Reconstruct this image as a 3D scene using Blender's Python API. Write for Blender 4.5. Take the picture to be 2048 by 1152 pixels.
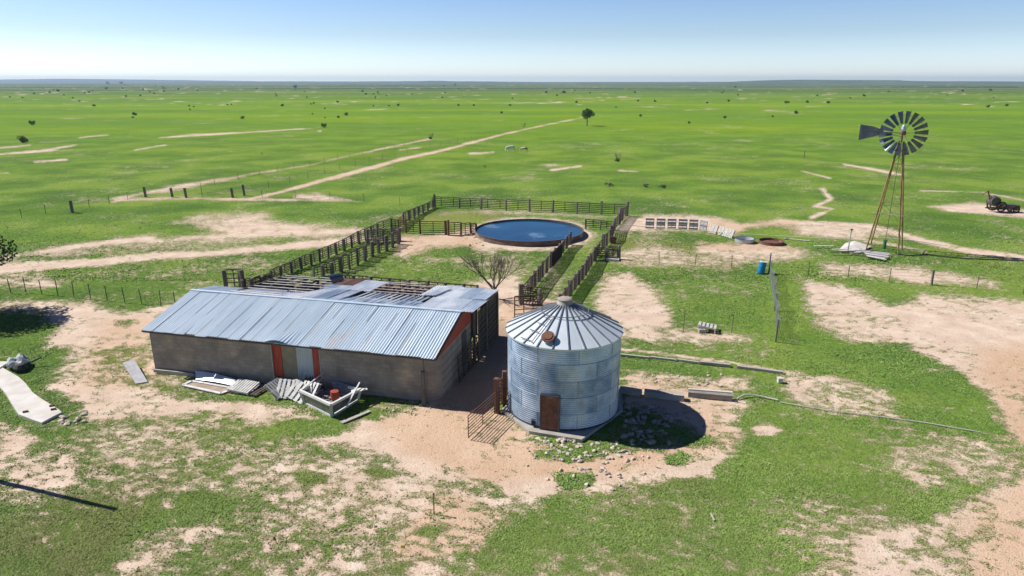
import bpy, bmesh, math, random
import numpy as np
from mathutils import Vector, Matrix
R = math.radians
random.seed(7); rng = np.random.default_rng(11)
for o in list(bpy.data.objects): bpy.data.objects.remove(o)
SC = bpy.context.scene
COL = SC.collection

# ---------------------------------------------------------------- camera, world, sun, exposure
H, PITCH, FPX = 15.2, 16.83, 1365.3        # camera height (m), degrees below level, focal length in photo pixels
cd = bpy.data.cameras.new('camera'); cam = bpy.data.objects.new('camera', cd); COL.objects.link(cam)
cd.sensor_width = 36; cd.lens = 24.0; cd.clip_start = 0.5; cd.clip_end = 60000
cam.location = (0, 0, H); cam.rotation_euler = (R(90-PITCH), 0, 0)
SC.camera = cam
SUN_EL = 45.5
sd = Vector((-0.95, 0.316, 0)).normalized()              # horizontal direction towards the sun
sdir = Vector((sd.x*math.cos(R(SUN_EL)), sd.y*math.cos(R(SUN_EL)), math.sin(R(SUN_EL))))
sl = bpy.data.lights.new('sun', 'SUN'); sun = bpy.data.objects.new('sun', sl); COL.objects.link(sun)
sl.energy = 4.9; sl.angle = R(0.53); sl.color = (1.0, 0.955, 0.89)
sun.rotation_euler = sdir.to_track_quat('Z', 'Y').to_euler(); sun.location = (-60, 20, 60)
w = bpy.data.worlds.new('World'); SC.world = w; w.use_nodes = True
wn = w.node_tree; bg = wn.nodes['Background']
sky = wn.nodes.new('ShaderNodeTexSky'); sky.sky_type = 'NISHITA'; sky.sun_disc = False
sky.sun_elevation = R(SUN_EL); sky.sun_rotation = math.atan2(sd.x, sd.y)
sky.altitude = 0; sky.air_density = 1.0; sky.dust_density = 0.25; sky.ozone_density = 2.5
tcw = wn.nodes.new('ShaderNodeTexCoord'); spw = wn.nodes.new('ShaderNodeSeparateXYZ'); wn.links.new(tcw.outputs['Generated'], spw.inputs[0])
rw = wn.nodes.new('ShaderNodeValToRGB'); el_ = rw.color_ramp.elements; wn.links.new(spw.outputs[2], rw.inputs[0])
for p_, c_ in ((0.0,(.83,.93,1.15)), (0.025,(.70,.78,1.0)), (0.06,(.52,.58,.72)), (0.22,(.30,.375,.57)), (0.42,(.11,.15,.27)), (1.0,(.08,.12,.23))):
    e_ = el_[0] if p_ == 0.0 else (el_[len(el_)-1] if p_ == 1.0 else el_.new(p_)); e_.position = p_; e_.color = (*c_, 1)
mw = wn.nodes.new('ShaderNodeMix'); mw.data_type = 'RGBA'; mw.blend_type = 'MULTIPLY'; mw.inputs[0].default_value = 1
wn.links.new(sky.outputs[0], mw.inputs[6]); wn.links.new(rw.outputs[0], mw.inputs[7])
wn.links.new(mw.outputs[2], bg.inputs[0]); bg.inputs[1].default_value = 0.15
SC.view_settings.view_transform = 'Standard'; SC.view_settings.look = 'None'
SC.view_settings.exposure = 0.42; SC.view_settings.gamma = 1
SC.cycles.volume_bounces = 0; SC.cycles.max_bounces = 6

CP, SP = math.cos(R(PITCH)), math.sin(R(PITCH))
def P(px, py, h=0.0):
    """world point at height h seen at photo pixel (px, py)"""
    v = 576-py; dn = FPX*SP-v*CP; fw = FPX*CP+v*SP; k = (H-h)/dn
    return Vector(((px-1024)*k, fw*k, h))
def hgt(px_top, base):
    """height of a point standing over ground point base whose image row is px_top"""
    v = 576-px_top; return H-(FPX*SP-v*CP)/(FPX*CP+v*SP)*base.y
def pix(X, Y, Z=0):
    z = Y*CP+(H-Z)*SP; d = (H-Z)*CP-Y*SP
    return 1024+FPX*X/z, 576+FPX*d/z

# ---------------------------------------------------------------- materials
MATS = {}
def mat(name, c1, c2=None, scale=3.0, rough=0.85, metal=0.0, bump=0.0, bscale=None, stretch=(1,1,1), c3=None, t3=0.6, spec=0.4, detail=6, coord='Object'):
    """noise-mixed principled material: c1/c2 by noise, c3 in patches above t3"""
    if name in MATS: return MATS[name]
    m = bpy.data.materials.new(name); m.use_nodes = True; nt = m.node_tree; N = nt.nodes; L = nt.links
    b = N['Principled BSDF']; b.inputs['Roughness'].default_value = rough; b.inputs['Metallic'].default_value = metal
    b.inputs['Specular IOR Level'].default_value = spec
    tc = N.new('ShaderNodeTexCoord'); mp = N.new('ShaderNodeMapping'); mp.inputs['Scale'].default_value = stretch
    L.new(tc.outputs[coord], mp.inputs[0])
    if c2 is None: b.inputs['Base Color'].default_value = (*c1, 1)
    else:
        n = N.new('ShaderNodeTexNoise'); n.inputs['Scale'].default_value = scale; n.inputs['Detail'].default_value = detail
        n.inputs['Roughness'].default_value = 0.6
        L.new(mp.outputs[0], n.inputs['Vector'])
        r = N.new('ShaderNodeValToRGB'); r.color_ramp.elements[0].position = 0.35; r.color_ramp.elements[1].position = 0.65
        r.color_ramp.elements[0].color = (*c1, 1); r.color_ramp.elements[1].color = (*c2, 1)
        L.new(n.outputs['Fac'], r.inputs[0]); out = r.outputs[0]
        if c3 is not None:
            n2 = N.new('ShaderNodeTexNoise'); n2.inputs['Scale'].default_value = scale*0.45; n2.inputs['Detail'].default_value = 8
            mp2 = N.new('ShaderNodeMapping'); mp2.inputs['Location'].default_value = (7, 3, 5); mp2.inputs['Scale'].default_value = stretch
            L.new(tc.outputs[coord], mp2.inputs[0]); L.new(mp2.outputs[0], n2.inputs['Vector'])
            r2 = N.new('ShaderNodeValToRGB'); r2.color_ramp.elements[0].position = t3-0.04; r2.color_ramp.elements[1].position = t3+0.06
            L.new(n2.outputs['Fac'], r2.inputs[0])
            mx = N.new('ShaderNodeMix'); mx.data_type = 'RGBA'; L.new(r2.outputs[0], mx.inputs[0]); L.new(out, mx.inputs[6])
            mx.inputs[7].default_value = (*c3, 1); out = mx.outputs[2]
        L.new(out, b.inputs['Base Color'])
    if bump:
        nb = N.new('ShaderNodeTexNoise'); nb.inputs['Scale'].default_value = bscale or scale*4; nb.inputs['Detail'].default_value = 8
        L.new(mp.outputs[0], nb.inputs['Vector']); bp = N.new('ShaderNodeBump'); bp.inputs['Strength'].default_value = bump
        bp.inputs['Distance'].default_value = 0.03; L.new(nb.outputs['Fac'], bp.inputs['Height']); L.new(bp.outputs[0], b.inputs['Normal'])
    MATS[name] = m; return m

def tint_mat(name, ca, cb, rough=0.6, metal=0.5, noise=0.25, scale=2.0, c3=None, t3=0.62, stretch=(1,1,1), bump=0.0, spec=0.5):
    """base colour mixed from ca to cb by the mesh attribute 'tint' plus noise"""
    m = mat(name, ca, cb, scale=scale, rough=rough, metal=metal, c3=c3, t3=t3, stretch=stretch, bump=bump, spec=spec)
    nt = m.node_tree; N = nt.nodes; L = nt.links
    a = N.new('ShaderNodeAttribute'); a.attribute_name = 'tint'
    n = [x for x in N if x.type == 'TEX_NOISE'][0]
    r = [x for x in N if x.type == 'VALTORGB'][0]
    r.color_ramp.elements[0].position = 0; r.color_ramp.elements[1].position = 1
    s = N.new('ShaderNodeMath'); s.operation = 'SUBTRACT'; s.inputs[1].default_value = 0.5; L.new(n.outputs['Fac'], s.inputs[0])
    q = N.new('ShaderNodeMath'); q.operation = 'MULTIPLY_ADD'; q.inputs[1].default_value = noise*4; L.new(s.outputs[0], q.inputs[0])
    L.new(a.outputs['Fac'], q.inputs[2]); q.use_clamp = True; L.new(q.outputs[0], r.inputs[0])
    return m

M_post = mat('weathered_wood_post', (0.11,0.095,0.08), (0.21,0.19,0.165), 5, 0.9, stretch=(1,1,0.2), bump=0.6)
M_rustpost = mat('rusty_pipe_post', (0.10,0.045,0.03), (0.17,0.075,0.05), 6, 0.8)
M_rail = mat('rusted_pipe_rail', (0.05,0.036,0.03), (0.10,0.06,0.046), 4, 0.75)
M_board = mat('weathered_board', (0.30,0.28,0.25), (0.50,0.47,0.42), 3, 0.85, stretch=(1,6,6), bump=0.4)
M_palletboard = mat('silvered_pallet_board', (0.40,0.38,0.35), (0.62,0.60,0.56), 5, 0.85, bump=0.4)
M_darkboard = mat('dark_old_timber', (0.06,0.05,0.045), (0.14,0.115,0.095), 3, 0.9, stretch=(1,5,5), bump=0.4)
M_conc = mat('pale_concrete', (0.50,0.47,0.42), (0.64,0.61,0.57), 1.2, 0.9, bump=0.25, bscale=18, c3=(0.38,0.35,0.30), t3=0.66)
M_conc2 = mat('grey_concrete', (0.30,0.275,0.24), (0.43,0.40,0.35), 1.5, 0.9, bump=0.35, bscale=14)
M_rust = mat('brown_rust', (0.115,0.045,0.03), (0.19,0.085,0.055), 4, 0.85, 0.0, bump=0.3, c3=(0.27,0.16,0.11), t3=.62)
M_red = mat('faded_red_paint', (0.36,0.045,0.028), (0.50,0.085,0.05), 3, 0.75, stretch=(6,6,0.6), c3=(0.33,0.14,0.10), t3=0.64)
M_tan = mat('tan_plywood', (0.26,0.21,0.14), (0.36,0.30,0.21), 2, 0.85)
M_white = mat('white_fibreglass', (0.62,0.62,0.60), (0.76,0.76,0.74), 2, 0.5, c3=(0.45,0.43,0.38), t3=0.66)
M_iron = mat('dark_galvanised_iron', (0.055,0.065,0.085), (0.12,0.13,0.16), 3, 0.45, 0.6)
M_zinc = mat('bright_zinc', (0.50,0.53,0.56), (0.66,0.68,0.70), 3, 0.4, 0.7)
M_tower = mat('yellow_rust_angle_iron', (0.24,0.16,0.06), (0.36,0.25,0.10), 2, 0.7, 0.2, c3=(0.15,0.10,0.05), t3=0.6)
M_black = mat('black_rubber', (0.02,0.02,0.022), (0.045,0.045,0.045), 3, 0.8)
M_wire = mat('fence_wire', (0.16,0.14,0.12), (0.24,0.21,0.18), 3, 0.7, 0.3)
M_tpost = mat('steel_fence_stake', (0.09,0.085,0.06), (0.17,0.15,0.11), 4, 0.8)
M_bark = mat('dry_bark', (0.13,0.105,0.085), (0.23,0.19,0.155), 8, 0.95, bump=0.5)
M_rock = mat('pale_rubble_stone', (0.42,0.36,0.29), (0.62,0.55,0.46), 2.2, 0.95, bump=0.6, bscale=9)
M_whitepipe = mat('white_plastic_pipe', (0.42,0.41,0.35), (0.58,0.56,0.49), 2, 0.5)

# ---------------------------------------------------------------- mesh helpers
class MB:
    def __init__(s): s.v = []; s.f = []; s.t = []; s.cur = 0.5
    def add(s, vs, fs):
        n = len(s.v); s.v += [tuple(v) for v in vs]; s.t += [s.cur]*len(vs); s.f += [tuple(i+n for i in f) for f in fs]; return s
    def box(s, c, size, rot=None):
        hx, hy, hz = size[0]/2, size[1]/2, size[2]/2
        vs = [Vector((x*hx, y*hy, z*hz)) for x in (-1,1) for y in (-1,1) for z in (-1,1)]
        if rot is not None: vs = [rot @ v for v in vs]
        c = Vector(c)
        return s.add([v+c for v in vs], [(0,1,3,2),(4,6,7,5),(0,4,5,1),(2,3,7,6),(0,2,6,4),(1,5,7,3)])
    def bar(s, a, b, w=0.05, h=0.05, up=(0,0,1)):
        a, b = Vector(a), Vector(b); d = b-a
        if d.length < 1e-6: return s
        x = d.normalized(); u = Vector(up)
        if abs(x.dot(u)) > 0.98: u = Vector((1,0,0))
        y = u.cross(x).normalized(); z = x.cross(y)
        return s.box((a+b)/2, (d.length, w, h), Matrix((x,y,z)).transposed())
    def tube(s, a, b, r0, r1=None, n=8, cap=True):
        a, b = Vector(a), Vector(b); r1 = r0 if r1 is None else r1; d = (b-a)
        if d.length < 1e-6: return s
        x = d.normalized(); u = Vector((0,0,1)) if abs(x.z) < 0.95 else Vector((1,0,0))
        y = u.cross(x).normalized(); z = x.cross(y); vs = []
        for c, r in ((a,r0),(b,r1)):
            for i in range(n):
                t = 2*math.pi*i/n; vs.append(c+y*(r*math.cos(t))+z*(r*math.sin(t)))
        fs = [(i,(i+1)%n,n+(i+1)%n,n+i) for i in range(n)]
        if cap: fs += [tuple(range(n))[::-1], tuple(range(n,2*n))]
        return s.add(vs, fs)
    def path(s, pts, r, n=6):
        for a, b in zip(pts[:-1], pts[1:]): s.tube(a, b, r, n=n)
        return s
    def lathe(s, prof, n=48, c=(0,0,0), a0=0, a1=2*math.pi):
        full = abs(a1-a0-2*math.pi) < 1e-6; m = n if full else n+1; vs = []
        for r, z in prof:
            for i in range(m):
                t = a0+(a1-a0)*i/n; vs.append((c[0]+r*math.cos(t), c[1]+r*math.sin(t), c[2]+z))
        fs = []
        for k in range(len(prof)-1):
            for i in range(n):
                j = (i+1) % m if full else i+1
                fs.append((k*m+i, k*m+j, (k+1)*m+j, (k+1)*m+i))
        return s.add(vs, fs)
    def prism(s, poly, z0, z1):
        n = len(poly); vs = [(x,y,z0) for x,y in poly]+[(x,y,z1) for x,y in poly]
        return s.add(vs, [tuple(range(n))[::-1], tuple(range(n,2*n))]+[(i,(i+1)%n,n+(i+1)%n,n+i) for i in range(n)])
def tag(o, label=None, cat=None, group=None, kind=None):
    if label: o['label'] = label
    if cat: o['category'] = cat
    if group: o['group'] = group
    if kind: o['kind'] = kind
    return o
def thing(name, label, cat, loc=(0,0,0), rz=0, group=None):
    o = bpy.data.objects.new(name, None); COL.objects.link(o); o.empty_display_size = 0.3
    o.location = loc; o.rotation_euler = (0,0,rz); return tag(o, label, cat, group)
def obj(name, mb, m, parent=None, world=True, smooth=False, origin=None):
    """one mesh object; a child's vertices are given in world space unless world=False (then in its parent's space)"""
    me = bpy.data.meshes.new(name); vs = mb.v
    if parent is not None and world:
        Mi = (Matrix.Translation(parent.location) @ parent.rotation_euler.to_matrix().to_4x4()).inverted()
        if parent.parent is not None:
            q = parent.parent; Mi = Mi @ (Matrix.Translation(q.location) @ q.rotation_euler.to_matrix().to_4x4()).inverted()
        vs = [Mi @ Vector(v) for v in vs]
    if origin is not None: vs = [Vector(v)-Vector(origin) for v in vs]
    me.from_pydata([tuple(v) for v in vs], [], mb.f)
    at = me.attributes.new('tint', 'FLOAT', 'POINT'); at.data.foreach_set('value', mb.t)
    if smooth: me.polygons.foreach_set('use_smooth', [True]*len(me.polygons))
    me.materials.append(m); me.update()
    o = bpy.data.objects.new(name, me); COL.objects.link(o)
    if parent is not None: o.parent = parent
    if origin is not None: o.location = origin
    return o
def fixn(o):
    bm = bmesh.new(); bm.from_mesh(o.data); bmesh.ops.recalc_face_normals(bm, faces=bm.faces); bm.to_mesh(o.data); bm.free(); return o
def copy_tree(o, parent=None):
    c = o.copy(); COL.objects.link(c); c.parent = parent
    for ch in list(o.children): copy_tree(ch, c)
    return c

# ---------------------------------------------------------------- noise and the ground's soil map
def vnoise(x, y, scale, seed=0):
    x = x/scale+seed*17.13; y = y/scale+seed*5.71; xi = np.floor(x); yi = np.floor(y); fx = x-xi; fy = y-yi
    fx = fx*fx*(3-2*fx); fy = fy*fy*(3-2*fy)
    def hsh(a, b):
        t = np.sin(a*127.1+b*311.7+seed*74.7)*43758.5453; return t-np.floor(t)
    return (hsh(xi,yi)*(1-fx)+hsh(xi+1,yi)*fx)*(1-fy)+(hsh(xi,yi+1)*(1-fx)+hsh(xi+1,yi+1)*fx)*fy
def polydist(x, y, poly):
    """signed distance (positive inside); rows count 2.2 times because the ground is seen at a slant"""
    k = 2.2; y = y*k; p = [(a, b*k) for a, b in poly]; d = np.full(x.shape, 1e9); ins = np.zeros(x.shape, bool)
    for (ax, ay), (bx, by) in zip(p, p[1:]+p[:1]):
        ex, ey = bx-ax, by-ay; t = np.clip(((x-ax)*ex+(y-ay)*ey)/(ex*ex+ey*ey+1e-9), 0, 1)
        d = np.minimum(d, np.hypot(x-ax-t*ex, y-ay-t*ey))
        c = ((ay > y) != (by > y)) & (x < (bx-ax)*(y-ay)/((by-ay) if abs(by-ay) > 1e-9 else 1e-9)+ax); ins ^= c
    return np.where(ins, d, -d)
def linedist(x, y, pts):
    k = 2.2; y = y*k; d = np.full(x.shape, 1e9); w = np.zeros(x.shape)
    for (ax, ay, aw), (bx, by, bw) in zip(pts, pts[1:]):
        ay *= k; by *= k; ex, ey = bx-ax, by-ay; t = np.clip(((x-ax)*ex+(y-ay)*ey)/(ex*ex+ey*ey+1e-9), 0, 1)
        q = np.hypot(x-ax-t*ex, y-ay-t*ey); m = q < d; d = np.where(m, q, d); w = np.where(m, aw+(bw-aw)*t, w)
    return w-d
def edge(px, py, fn, pts, so):
    xs = [p[0] for p in pts]; ys = [p[1] for p in pts]; q = so+(max(p[2] for p in pts) if len(pts[0]) == 3 else 0)
    k = np.nonzero((px > min(xs)-q) & (px < max(xs)+q) & (py > min(ys)-q) & (py < max(ys)+q))[0]
    return k, np.clip(0.5+fn(px[k], py[k], pts)/(2*so), 0, 1)
# (value, softness, polygon): bare soil 1 ... closed sward 0, corners given where they lie in the photograph
SOIL = [
 (.72,16,[(360,447),(400,430),(520,425),(560,440),(640,455),(700,460),(690,472),(560,476),(450,470),(420,458)]),
 (.45,14,[(0,500),(130,490),(300,470),(520,470),(520,486),(300,500),(120,520),(0,530)]),
 (.6,10,[(0,545),(80,540),(130,560),(100,575),(0,575)]),
 (.9,14,[(0,601),(100,604),(190,612),(215,628),(310,625),(308,745),(250,765),(330,785),(440,798),(380,830),(250,835),(180,845),(160,800),(100,775),(115,740),(140,690),(75,705),(90,690),(120,650),(95,640),(80,625),(0,622)]),
 (.5,12,[(190,700),(300,690),(310,745),(420,770),(400,780),(290,770),(200,765)]),
 (.95,16,[(430,795),(600,800),(620,835),(740,842),(860,818),(940,830),(960,875),(1050,885),(1230,905),(1420,885),(1480,862),(1500,885),(1430,950),(1250,965),(1050,1000),(960,965),(850,965),(790,930),(770,905),(640,885),(520,850),(440,830),(370,815)]),
 (.60,30,[(150,850),(450,832),(640,885),(780,930),(850,1000),(900,1180),(180,1180),(250,1090),(330,1010),(200,985),(0,1000),(0,925),(120,900)]),
 (.64,24,[(560,930),(780,950),(960,970),(1060,1000),(980,1100),(920,1180),(500,1180),(560,1050)]),
 (.85,14,[(850,1010),(1000,1000),(1040,1020),(1000,1060),(960,1110),(760,1110),(820,1060)]),
 (.88,10,[(0,848),(50,855),(82,880),(30,912),(0,918)]),
 (.14,30,[(0,1030),(120,1040),(300,1010),(340,1030),(230,1100),(160,1180),(0,1180)]),
 (.80,14,[(310,1070),(400,1065),(340,1130),(250,1150),(240,1130)]),
 (.26,28,[(1050,1015),(1180,985),(1400,965),(1560,1000),(1650,1180),(930,1180),(960,1100)]),
 (.14,24,[(1470,890),(1560,800),(1640,815),(1740,850),(1760,940),(1800,985),(1880,1010),(1820,1040),(1700,1000),(1500,985),(1450,960)]),
 (.93,10,[(925,832),(1000,818),(1066,868),(1062,892),(925,895)]),
 (.56,30,[(1740,850),(1860,880),(1900,960),(1880,1000),(1800,985),(1760,940)]),
 (.62,24,[(1520,985),(1700,1000),(1860,1040),(1900,1180),(1640,1180)]),
 (.88,16,[(1700,1080),(1790,1060),(1840,1100),(1900,1120),(1880,1180),(1700,1180)]),
 (.93,18,[(1835,1060),(1930,1000),(2048,950),(2300,900),(2300,1300),(1900,1180)]),
 (.55,20,[(1790,850),(2048,870),(2300,880),(2300,950),(2048,965),(1900,970),(1840,900)]),
 (.82,12,[(1560,745),(1700,745),(1790,790),(1800,838),(1700,835),(1580,802)]),
 (.85,12,[(1245,740),(1350,745),(1500,760),(1530,790),(1470,840),(1480,868),(1400,870),(1245,800)]),
 (.15,8,[(1245,712),(1400,728),(1440,738),(1400,750),(1300,740),(1245,735)]),
 (.97,16,[(1600,558),(1700,578),(1780,612),(1850,590),(1960,595),(2048,602),(2500,640),(2500,1000),(2048,885),(1985,815),(1905,742),(1810,692),(1700,688),(1625,650),(1612,612)]),
 (.03,12,[(1560,690),(1690,690),(1800,690),(1900,742),(1985,805),(1900,808),(1750,762),(1620,740)]),
 (.88,12,[(1212,552),(1260,547),(1330,600),(1335,650),(1250,662),(1200,622),(1185,590)]),
 (.70,10,[(1245,655),(1350,655),(1500,672),(1500,682),(1330,680),(1245,680)]),
 (.93,8,[(850,815),(905,755),(960,680),(985,600),(1045,600),(1130,600),(1100,640),(1030,650),(1010,760),(960,850)]),
 (.95,10,[(470,585),(700,560),(960,575),(1000,600),(975,660),(860,640),(500,610)]),
 (.70,10,[(930,562),(1040,550),(1045,605),(985,602)]),
 (.90,10,[(800,472),(900,464),(960,455),(985,505),(930,492),(860,492),(800,512),(790,500)]),
 (.55,6,[(880,424),(1000,421),(1250,432),(1240,437),(1000,426),(880,430)]),
 (.88,10,[(1252,434),(1300,430),(1440,432),(1480,445),(1560,438),(1570,452),(1495,456),(1475,470),(1290,462),(1235,462)]),
 (.2,8,[(1265,463),(1400,465),(1440,478),(1400,486),(1290,486),(1255,475)]),
 (.85,10,[(1400,487),(1560,484),(1610,500),(1600,520),(1480,522),(1390,505)]),
 (.55,8,[(1235,505),(1300,492),(1480,520),(1480,535),(1240,530)]),
 (.75,10,[(1640,525),(1800,530),(1990,558),(2010,580),(1900,570),(1740,557),(1640,550)]),
 (.7,8,[(1560,444),(1740,447),(1780,470),(1700,478),(1600,470)]),
 (.9,6,[(1858,412),(1940,405),(2048,420),(2200,440),(2200,448),(2048,433),(1900,423)]),
 (.8,6,[(590,387),(640,386),(700,400),(640,402),(590,396)]),
 (.7,6,[(226,396),(280,388),(330,384),(420,366),(500,350),(440,356),(330,372),(290,385),(228,404)]),
]
TRACKS = [   # (value, softness, [(x, y, half width) ...])
 (.92,5,[(0,516,6),(137,493,9),(301,476,8)]), (.8,6,[(300,482,4),(444,472,8),(581,467,8),(720,462,10)]),
 (.95,6,[(0,536,22),(102,530,18),(205,523,16),(308,511,15),(410,508,12),(513,498,13),(649,486,14),(740,475,10)]),
 (.80,3,[(500,398,5),(560,384,6),(640,362,7),(700,347,7),(800,319,6),(900,297,5),(1000,270,4),(1080,252,3),(1165,235,2.5)]),
 (.60,3,[(420,362,2),(500,348,4),(620,330,4),(700,311,4),(790,292,5),(860,278,3)]),
 (.60,4,[(240,400,4),(345,396,7),(480,398,6),(600,400,4),(720,403,4)]),
 (.9,4,[(0,308,4),(90,301,5),(150,290,3)]), (.9,4,[(72,324,4),(130,319,4)]), (.72,3,[(320,276,3),(380,271,5),(440,268,4),(540,262,3),(640,255,2)]),
 (.8,3,[(0,345,3),(15,345,3)]), (.8,3,[(160,275,3),(215,270,3)]), (.7,3,[(270,300,3),(330,290,3)]),
 (.9,4,[(1560,442,9),(1740,452,10),(1850,482,11),(1960,505,13),(2060,518,14),(2300,550,14)]),
 (.85,3,[(1604,342,3),(1660,356,4)]), (.85,3,[(1688,328,3),(1780,345,5),(1800,349,2)]), (.9,4,[(1645,378,5),(1662,398,4),(1632,412,6),(1664,418,4),(1625,434,8)]),
 (.8,3,[(1105,340,4),(1160,332,3)]), (.8,3,[(1240,341,4),(1275,343,3)]), (.8,3,[(1840,381,3),(1960,384,3),(2048,400,4),(2200,420,4)]),
 (.85,4,[(0,560,5),(60,566,6),(120,572,5)]), (.75,3,[(1640,465,5),(1720,478,5),(1850,502,5)]), (.6,3,[(0,296,3),(60,290,3)]),
 (.7,3,[(800,300,3),(840,295,3)]), (.8,3,[(940,307,4),(985,305,3)]), (.85,4,[(1245,698,5),(1400,716,5),(1490,728,6),(1590,748,8)]),
]
ELL = [(.78,8,1056,468,128,33),(.75,6,913,518,18,5),(.8,6,340,618,40,8),(.1,8,40,700,40,10),(.15,8,1140,910,70,14),(.12,8,1150,960,42,17),(.1,8,1352,918,22,12),
       (.05,8,1520,790,50,12),(.85,8,1530,860,30,12),(.9,4,640,262,3,1),(.12,8,620,855,90,18),(.1,10,480,795,110,7),(.1,9,600,806,70,6),(.25,10,470,870,90,14),
       (.2,8,690,815,50,12),(.15,6,620,955,34,14),(.85,10,330,1010,30,10),(.2,10,410,1010,60,26),(.2,8,250,645,26,7),(.3,12,860,1060,30,12),(.15,10,760,945,30,12),
       (.7,6,1100,330,18,3),(.85,6,1870,740,26,4)]
def soil(X, Y):
    """smooth soil value plus medium noise, at ground points"""
    X = np.asarray(X, float); Y = np.asarray(Y, float)
    Ys = np.maximum(Y, 9.0); z = Ys*CP+H*SP; px = 1024+FPX*X/z; py = 576+FPX*(H*CP-Ys*SP)/z
    v = np.full(X.shape, 0.10)
    v = np.where(py > 480, 0.17, v); v = np.where(py < 330, -.06+.15*np.clip((py-225)/70,0,1), v)
    for val, so, poly in SOIL:
        k, a = edge(px, py, polydist, poly, so*1.5); v[k] = v[k]*(1-a)+val*a
    for val, so, pts in TRACKS:
        k, a = edge(px, py, linedist, pts, so*1.3); v[k] = np.maximum(v[k], v[k]*(1-a)+val*a)
    for val, so, cx, cy, rx, ry in ELL:
        q = np.sqrt(((px-cx)/rx)**2+((py-cy)/ry)**2); d = (1-q)*min(rx, ry*2.2); a = np.clip(0.5+d/(2*so), 0, 1); v = v*(1-a)+val*a
    f = 0.26*(vnoise(X,Y,11,1)-.5)+0.34*(vnoise(X,Y,3.7,2)-.5)+0.24*(vnoise(X,Y,1.3,3)-.5)+0.26*(vnoise(X,Y,.55,4)-.5)+0.62*np.clip((85-Y)/40,0,1)*(vnoise(X*.8+Y*.3,Y*1.2,.27,14)-.5)
    far = np.clip((Y-90)/400, 0, 1)
    f = f*(1-far)+far*(0.9*(vnoise(X,Y*1.0,14,5)-.5)+0.8*(vnoise(X,Y,5,6)-.5)+0.3*(vnoise(X,Y,60,7)-.5))
    return v+f, px, py

# grid: rows and columns graded so that cells stay small near the farm
prow = np.concatenate([np.linspace(1500, 420, 430), np.linspace(418, 178, 170), np.linspace(176.5, 166.2, 16)])
vv = 576-prow; rowsY = H*(FPX*CP+vv*SP)/(FPX*SP-vv*CP)
rowsY = np.concatenate([[-140,-70,-35,-15,-3,3], rowsY[rowsY > 5], [11800.0]])
cu = np.concatenate([[-3.2,-2.4,-1.8,-1.45,-1.2], np.linspace(-1.0, 1.0, 700), [1.2,1.45,1.8,2.4,3.2]])
zz = np.maximum(rowsY*CP+H*SP, 14.0)
GX = np.clip(cu[None,:]*zz[:,None]*1.0, -11800, 11800)
for r_ in range(6): GX[r_] = cu*max(60, 14)
GX = GX*1.0; GY = np.repeat(rowsY[:,None], len(cu), 1)
nr, nc = GX.shape
sv, gpx, gpy = soil(GX.ravel(), GY.ravel())
gx, gy = GX.ravel(), GY.ravel()
def relief(X, Y):
    px, py = 1024+FPX*X/(np.maximum(Y,9)*CP+H*SP), 0
    near = np.clip(1-(Y-60)/120, 0, 1)
    z = 0.05*near*(vnoise(X,Y,2.6,21)-.5)+0.03*near*(vnoise(X,Y,.8,22)-.5)
    z = z-0.02*near
    return z
gz = relief(gx, gy)
me = bpy.data.meshes.new('ground')
me.vertices.add(nr*nc); co = np.stack([gx, gy, gz], 1).astype(np.float32); me.vertices.foreach_set('co', co.ravel())
ii = np.arange((nr-1)*(nc-1)); rr, cc = ii//(nc-1), ii % (nc-1); a0 = rr*nc+cc
quads = np.stack([a0, a0+1, a0+nc+1, a0+nc], 1).astype(np.int32)
me.loops.add(quads.size); me.loops.foreach_set('vertex_index', quads.ravel())
me.polygons.add(len(quads)); me.polygons.foreach_set('loop_start', np.arange(0, quads.size, 4, dtype=np.int32))
me.update(calc_edges=True); me.polygons.foreach_set('use_smooth', np.ones(len(quads), bool))
at = me.attributes.new('soil', 'FLOAT', 'POINT'); at.data.foreach_set('value', sv.astype(np.float32))
# dryness of the sward, warmth of the bare soil, lushness
dry = np.zeros_like(sv)
for val, so, poly in [(.95,40,[(560,900),(780,940),(960,965),(1000,1000),(1000,1100),(940,1180),(420,1180),(500,1050)]), (.6,24,[(180,690),(310,690),(420,770),(300,780),(190,765)]),
                      (.15,40,[(150,850),(450,832),(640,885),(560,1000),(420,1180),(200,1180),(330,1050),(100,950)]),(.45,10,[(860,425),(1000,420),(1000,440),(820,452)]),
                      (.5,20,[(1235,470),(1480,500),(1480,535),(1240,530)]), (.45,40,[(1650,1000),(1800,980),(1900,1180),(1600,1180)]),(.30,60,[(1000,1060),(1300,1010),(1600,1060),(1600,1200),(900,1200)])]:
    k, a = edge(gpx, gpy, polydist, poly, so); dry[k] = dry[k]*(1-a)+val*a
at = me.attributes.new('dry', 'FLOAT', 'POINT'); at.data.foreach_set('value', dry.astype(np.float32))
warm = np.zeros_like(sv)
for val, so, poly in [(.8,30,[(740,840),(860,800),(1010,600),(1130,600),(1100,660),(1050,880),(1480,860),(1480,890),(1250,950),(960,965),(800,900)]),
                      (.8,40,[(1960,700),(2048,690),(2400,700),(2400,1300),(1950,1180),(1920,1040),(2048,950),(1950,760)]), (.6,24,[(200,640),(310,630),(310,770),(150,780)]),
                      (.5,20,[(1245,745),(1480,770),(1450,870),(1245,820)]), (.8,14,[(880,980),(1010,1020),(960,1110),(760,1120)]), (.6,10,[(740,455),(960,450),(960,520),(780,505)]),
                      (.7,8,[(290,388),(480,372),(480,400),(290,402)]),(.45,12,[(480,400),(700,330),(1000,255),(1170,225),(1170,245),(900,315),(600,390)]),(.4,10,[(300,398),(500,340),(860,265),(860,290),(520,365)]),(.7,8,[(1420,440),(1600,440),(1600,500),(1400,500)])]:
    k, a = edge(gpx, gpy, polydist, poly, so); warm[k] = warm[k]*(1-a)+val*a
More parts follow.
